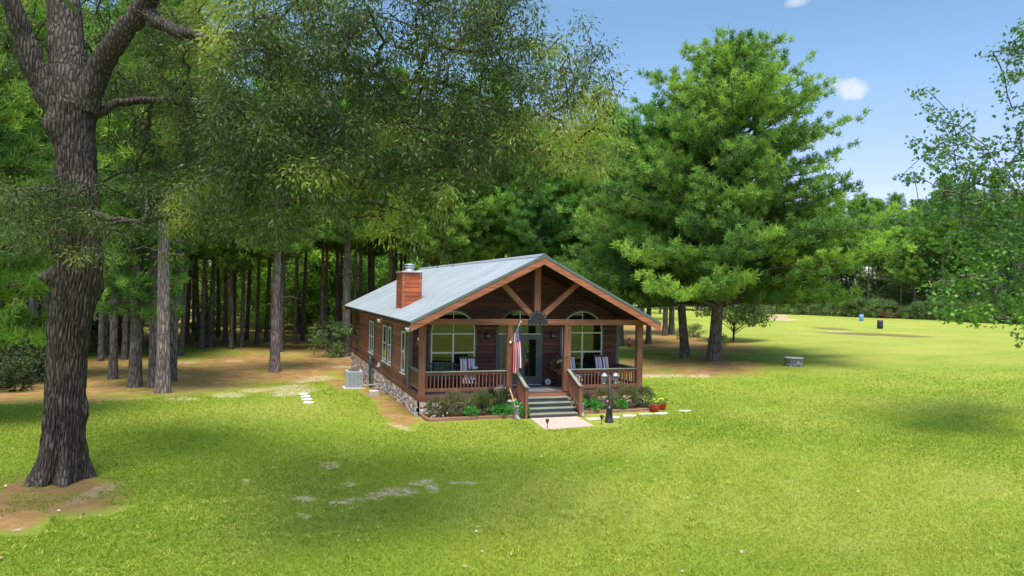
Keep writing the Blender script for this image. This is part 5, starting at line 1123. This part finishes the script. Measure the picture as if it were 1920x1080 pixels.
tone = np.clip(.24+.42*(vnoise(px_, py_, 130, 9)-.3)+.55*np.clip((vnoise(px_, py_, 80, 10)-.60)*3, 0, 1)+.25*np.exp(-((px_-1100)/90)**2)*(py_ > 180)+go.normal(size=len(px_))*.10+.3*np.exp(-((px_-800)/110)**2-((py_-400)/60)**2), .05, .95)
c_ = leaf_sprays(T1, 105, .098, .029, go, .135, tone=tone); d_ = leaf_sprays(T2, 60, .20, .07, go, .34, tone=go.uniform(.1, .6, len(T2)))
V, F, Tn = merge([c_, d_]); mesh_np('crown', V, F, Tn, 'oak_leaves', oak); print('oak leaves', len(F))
# ---------------------------------------------------------------- sweetgum boughs entering at the right; its trunk stands beyond the frame
gg = np.random.default_rng(33)
RG = ["......35..", ".....167..", "......56..", "..2..013..", "..441.33..", ".0573255..", ".0487725..", ".3278657..", ".1577778..", "..125899..", "...15899..", "...26899..", "..177888..", "...46345..", ".......3.."]
T3 = sprays_from_grid([r.replace('0', '.') for r in RG], 1640, 40, 40, lambda a, b: (22.0, 28.0), .68, gg)
T3 = np.concatenate([T3, sprays_from_grid(['.'*10]*8+[r.replace('0', '.') for r in RG[8:]], 1640, 40, 40, lambda a, b: (22.0, 27.0), .45, gg)])
gbase = cdir(2075, 26); trunkP = np.array([gbase+np.array([0, 0, -.2]), gbase+[.05, 0, 2], gbase+[-.05, .05, 5], gbase+[.05, 0, 9], gbase+[0, .1, 13], gbase+[0, 0, 16.5]])
q = unit(gg.normal(size=(30, 3))); T4 = gbase+[0, 0, 9.5]+q*gg.uniform(.5, 1, (30, 1))*np.array([4.8, 4.8, 7]); pp = proj(T4[:, 0], T4[:, 1], T4[:, 2]); T4 = T4[(pp[0] > 2040) | (pp[1] < -60)]; T4 = T4[T4[:, 2] > 2.6]
tb = TB(); Q, RR = dens(trunkP, np.array([.34, .27, .23, .17, .10, .03]), 6); tb.add(Q, RR, 14); P, par, wt_, order = grow(np.concatenate([T3, T4]), Q[6:], .12); N0 = len(Q[6:])
for i in order:
    a = P[par[i]]; b = P[i]; r1 = .006+.005*wt_[i]**.55; r0 = min(r1*1.7, .006+.005*(wt_[par[i]] if par[i] >= N0 else wt_[i]*1.3)**.55); tb.add(np.array([a, (a+b)/2+gg.normal(size=3)*.04, b]), [r0, (r0+r1)/2, r1], 4)
v, f = tb.get(); sgm = empty('sweetgum_tree', gbase, 'leafy sweetgum whose star leaved boughs reach in at the right edge', 'sweetgum tree'); mesh_np('trunk', v, f, None, 'pine_bark', sgm, True)
px_, py_, dw = proj(T3[:, 0], T3[:, 1], T3[:, 2]); tone = np.clip(.15+.35*vnoise(px_, py_, 60, 12)+.45*ss(400, 480, py_)*vnoise(px_, py_, 45, 14), 0, 1)
V, F, Tn = merge([leaf_sprays(T3, 30, .16, .16, gg, .19, 'star', .2, tone, .7), leaf_sprays(T4, 26, .2, .2, gg, .4, 'star', .2, gg.uniform(.1, .6, len(T4)), .7)]); mesh_np('crown', V, F, Tn, 'gum_leaves', sgm)
# fallen leaves on the lawn
n = 110; dq = np.exp(gg.uniform(math.log(10), math.log(30), n)); sq = gg.uniform(-.7, .5, n); X = CAM[0]+dq*math.sin(YAW)+dq*sq*math.cos(YAW); Y = CAM[1]+dq*math.cos(YAW)-dq*sq*math.sin(YAW); ok = ~((X > -.6) & (X < 9.2) & (Y > -1.5) & (Y < 21)); X, Y = X[ok], Y[ok]; n = len(X)
V, F, Tn = leaves(np.stack([X, Y, gz(X, Y)+.045], -1), unit(gg.normal(size=(n, 3))*[1, 1, .15]), .085, .05, gg, gg.uniform(0, 1, n), 0)
t = NT('dry_leaf', .8, .2); t.color(t.ramp(t.attr('tone', 'Fac'), [(0, (.25, .13, .07)), (.5, (.36, .27, .16)), (1, (.50, .44, .34))])); MATS['dry_leaf'] = t.m
o = mesh_np('fallen_leaves', V, F, Tn, 'dry_leaf'); tag(o, 'scattered dry leaves lying on the lawn under the oak', 'leaves', kind='stuff')
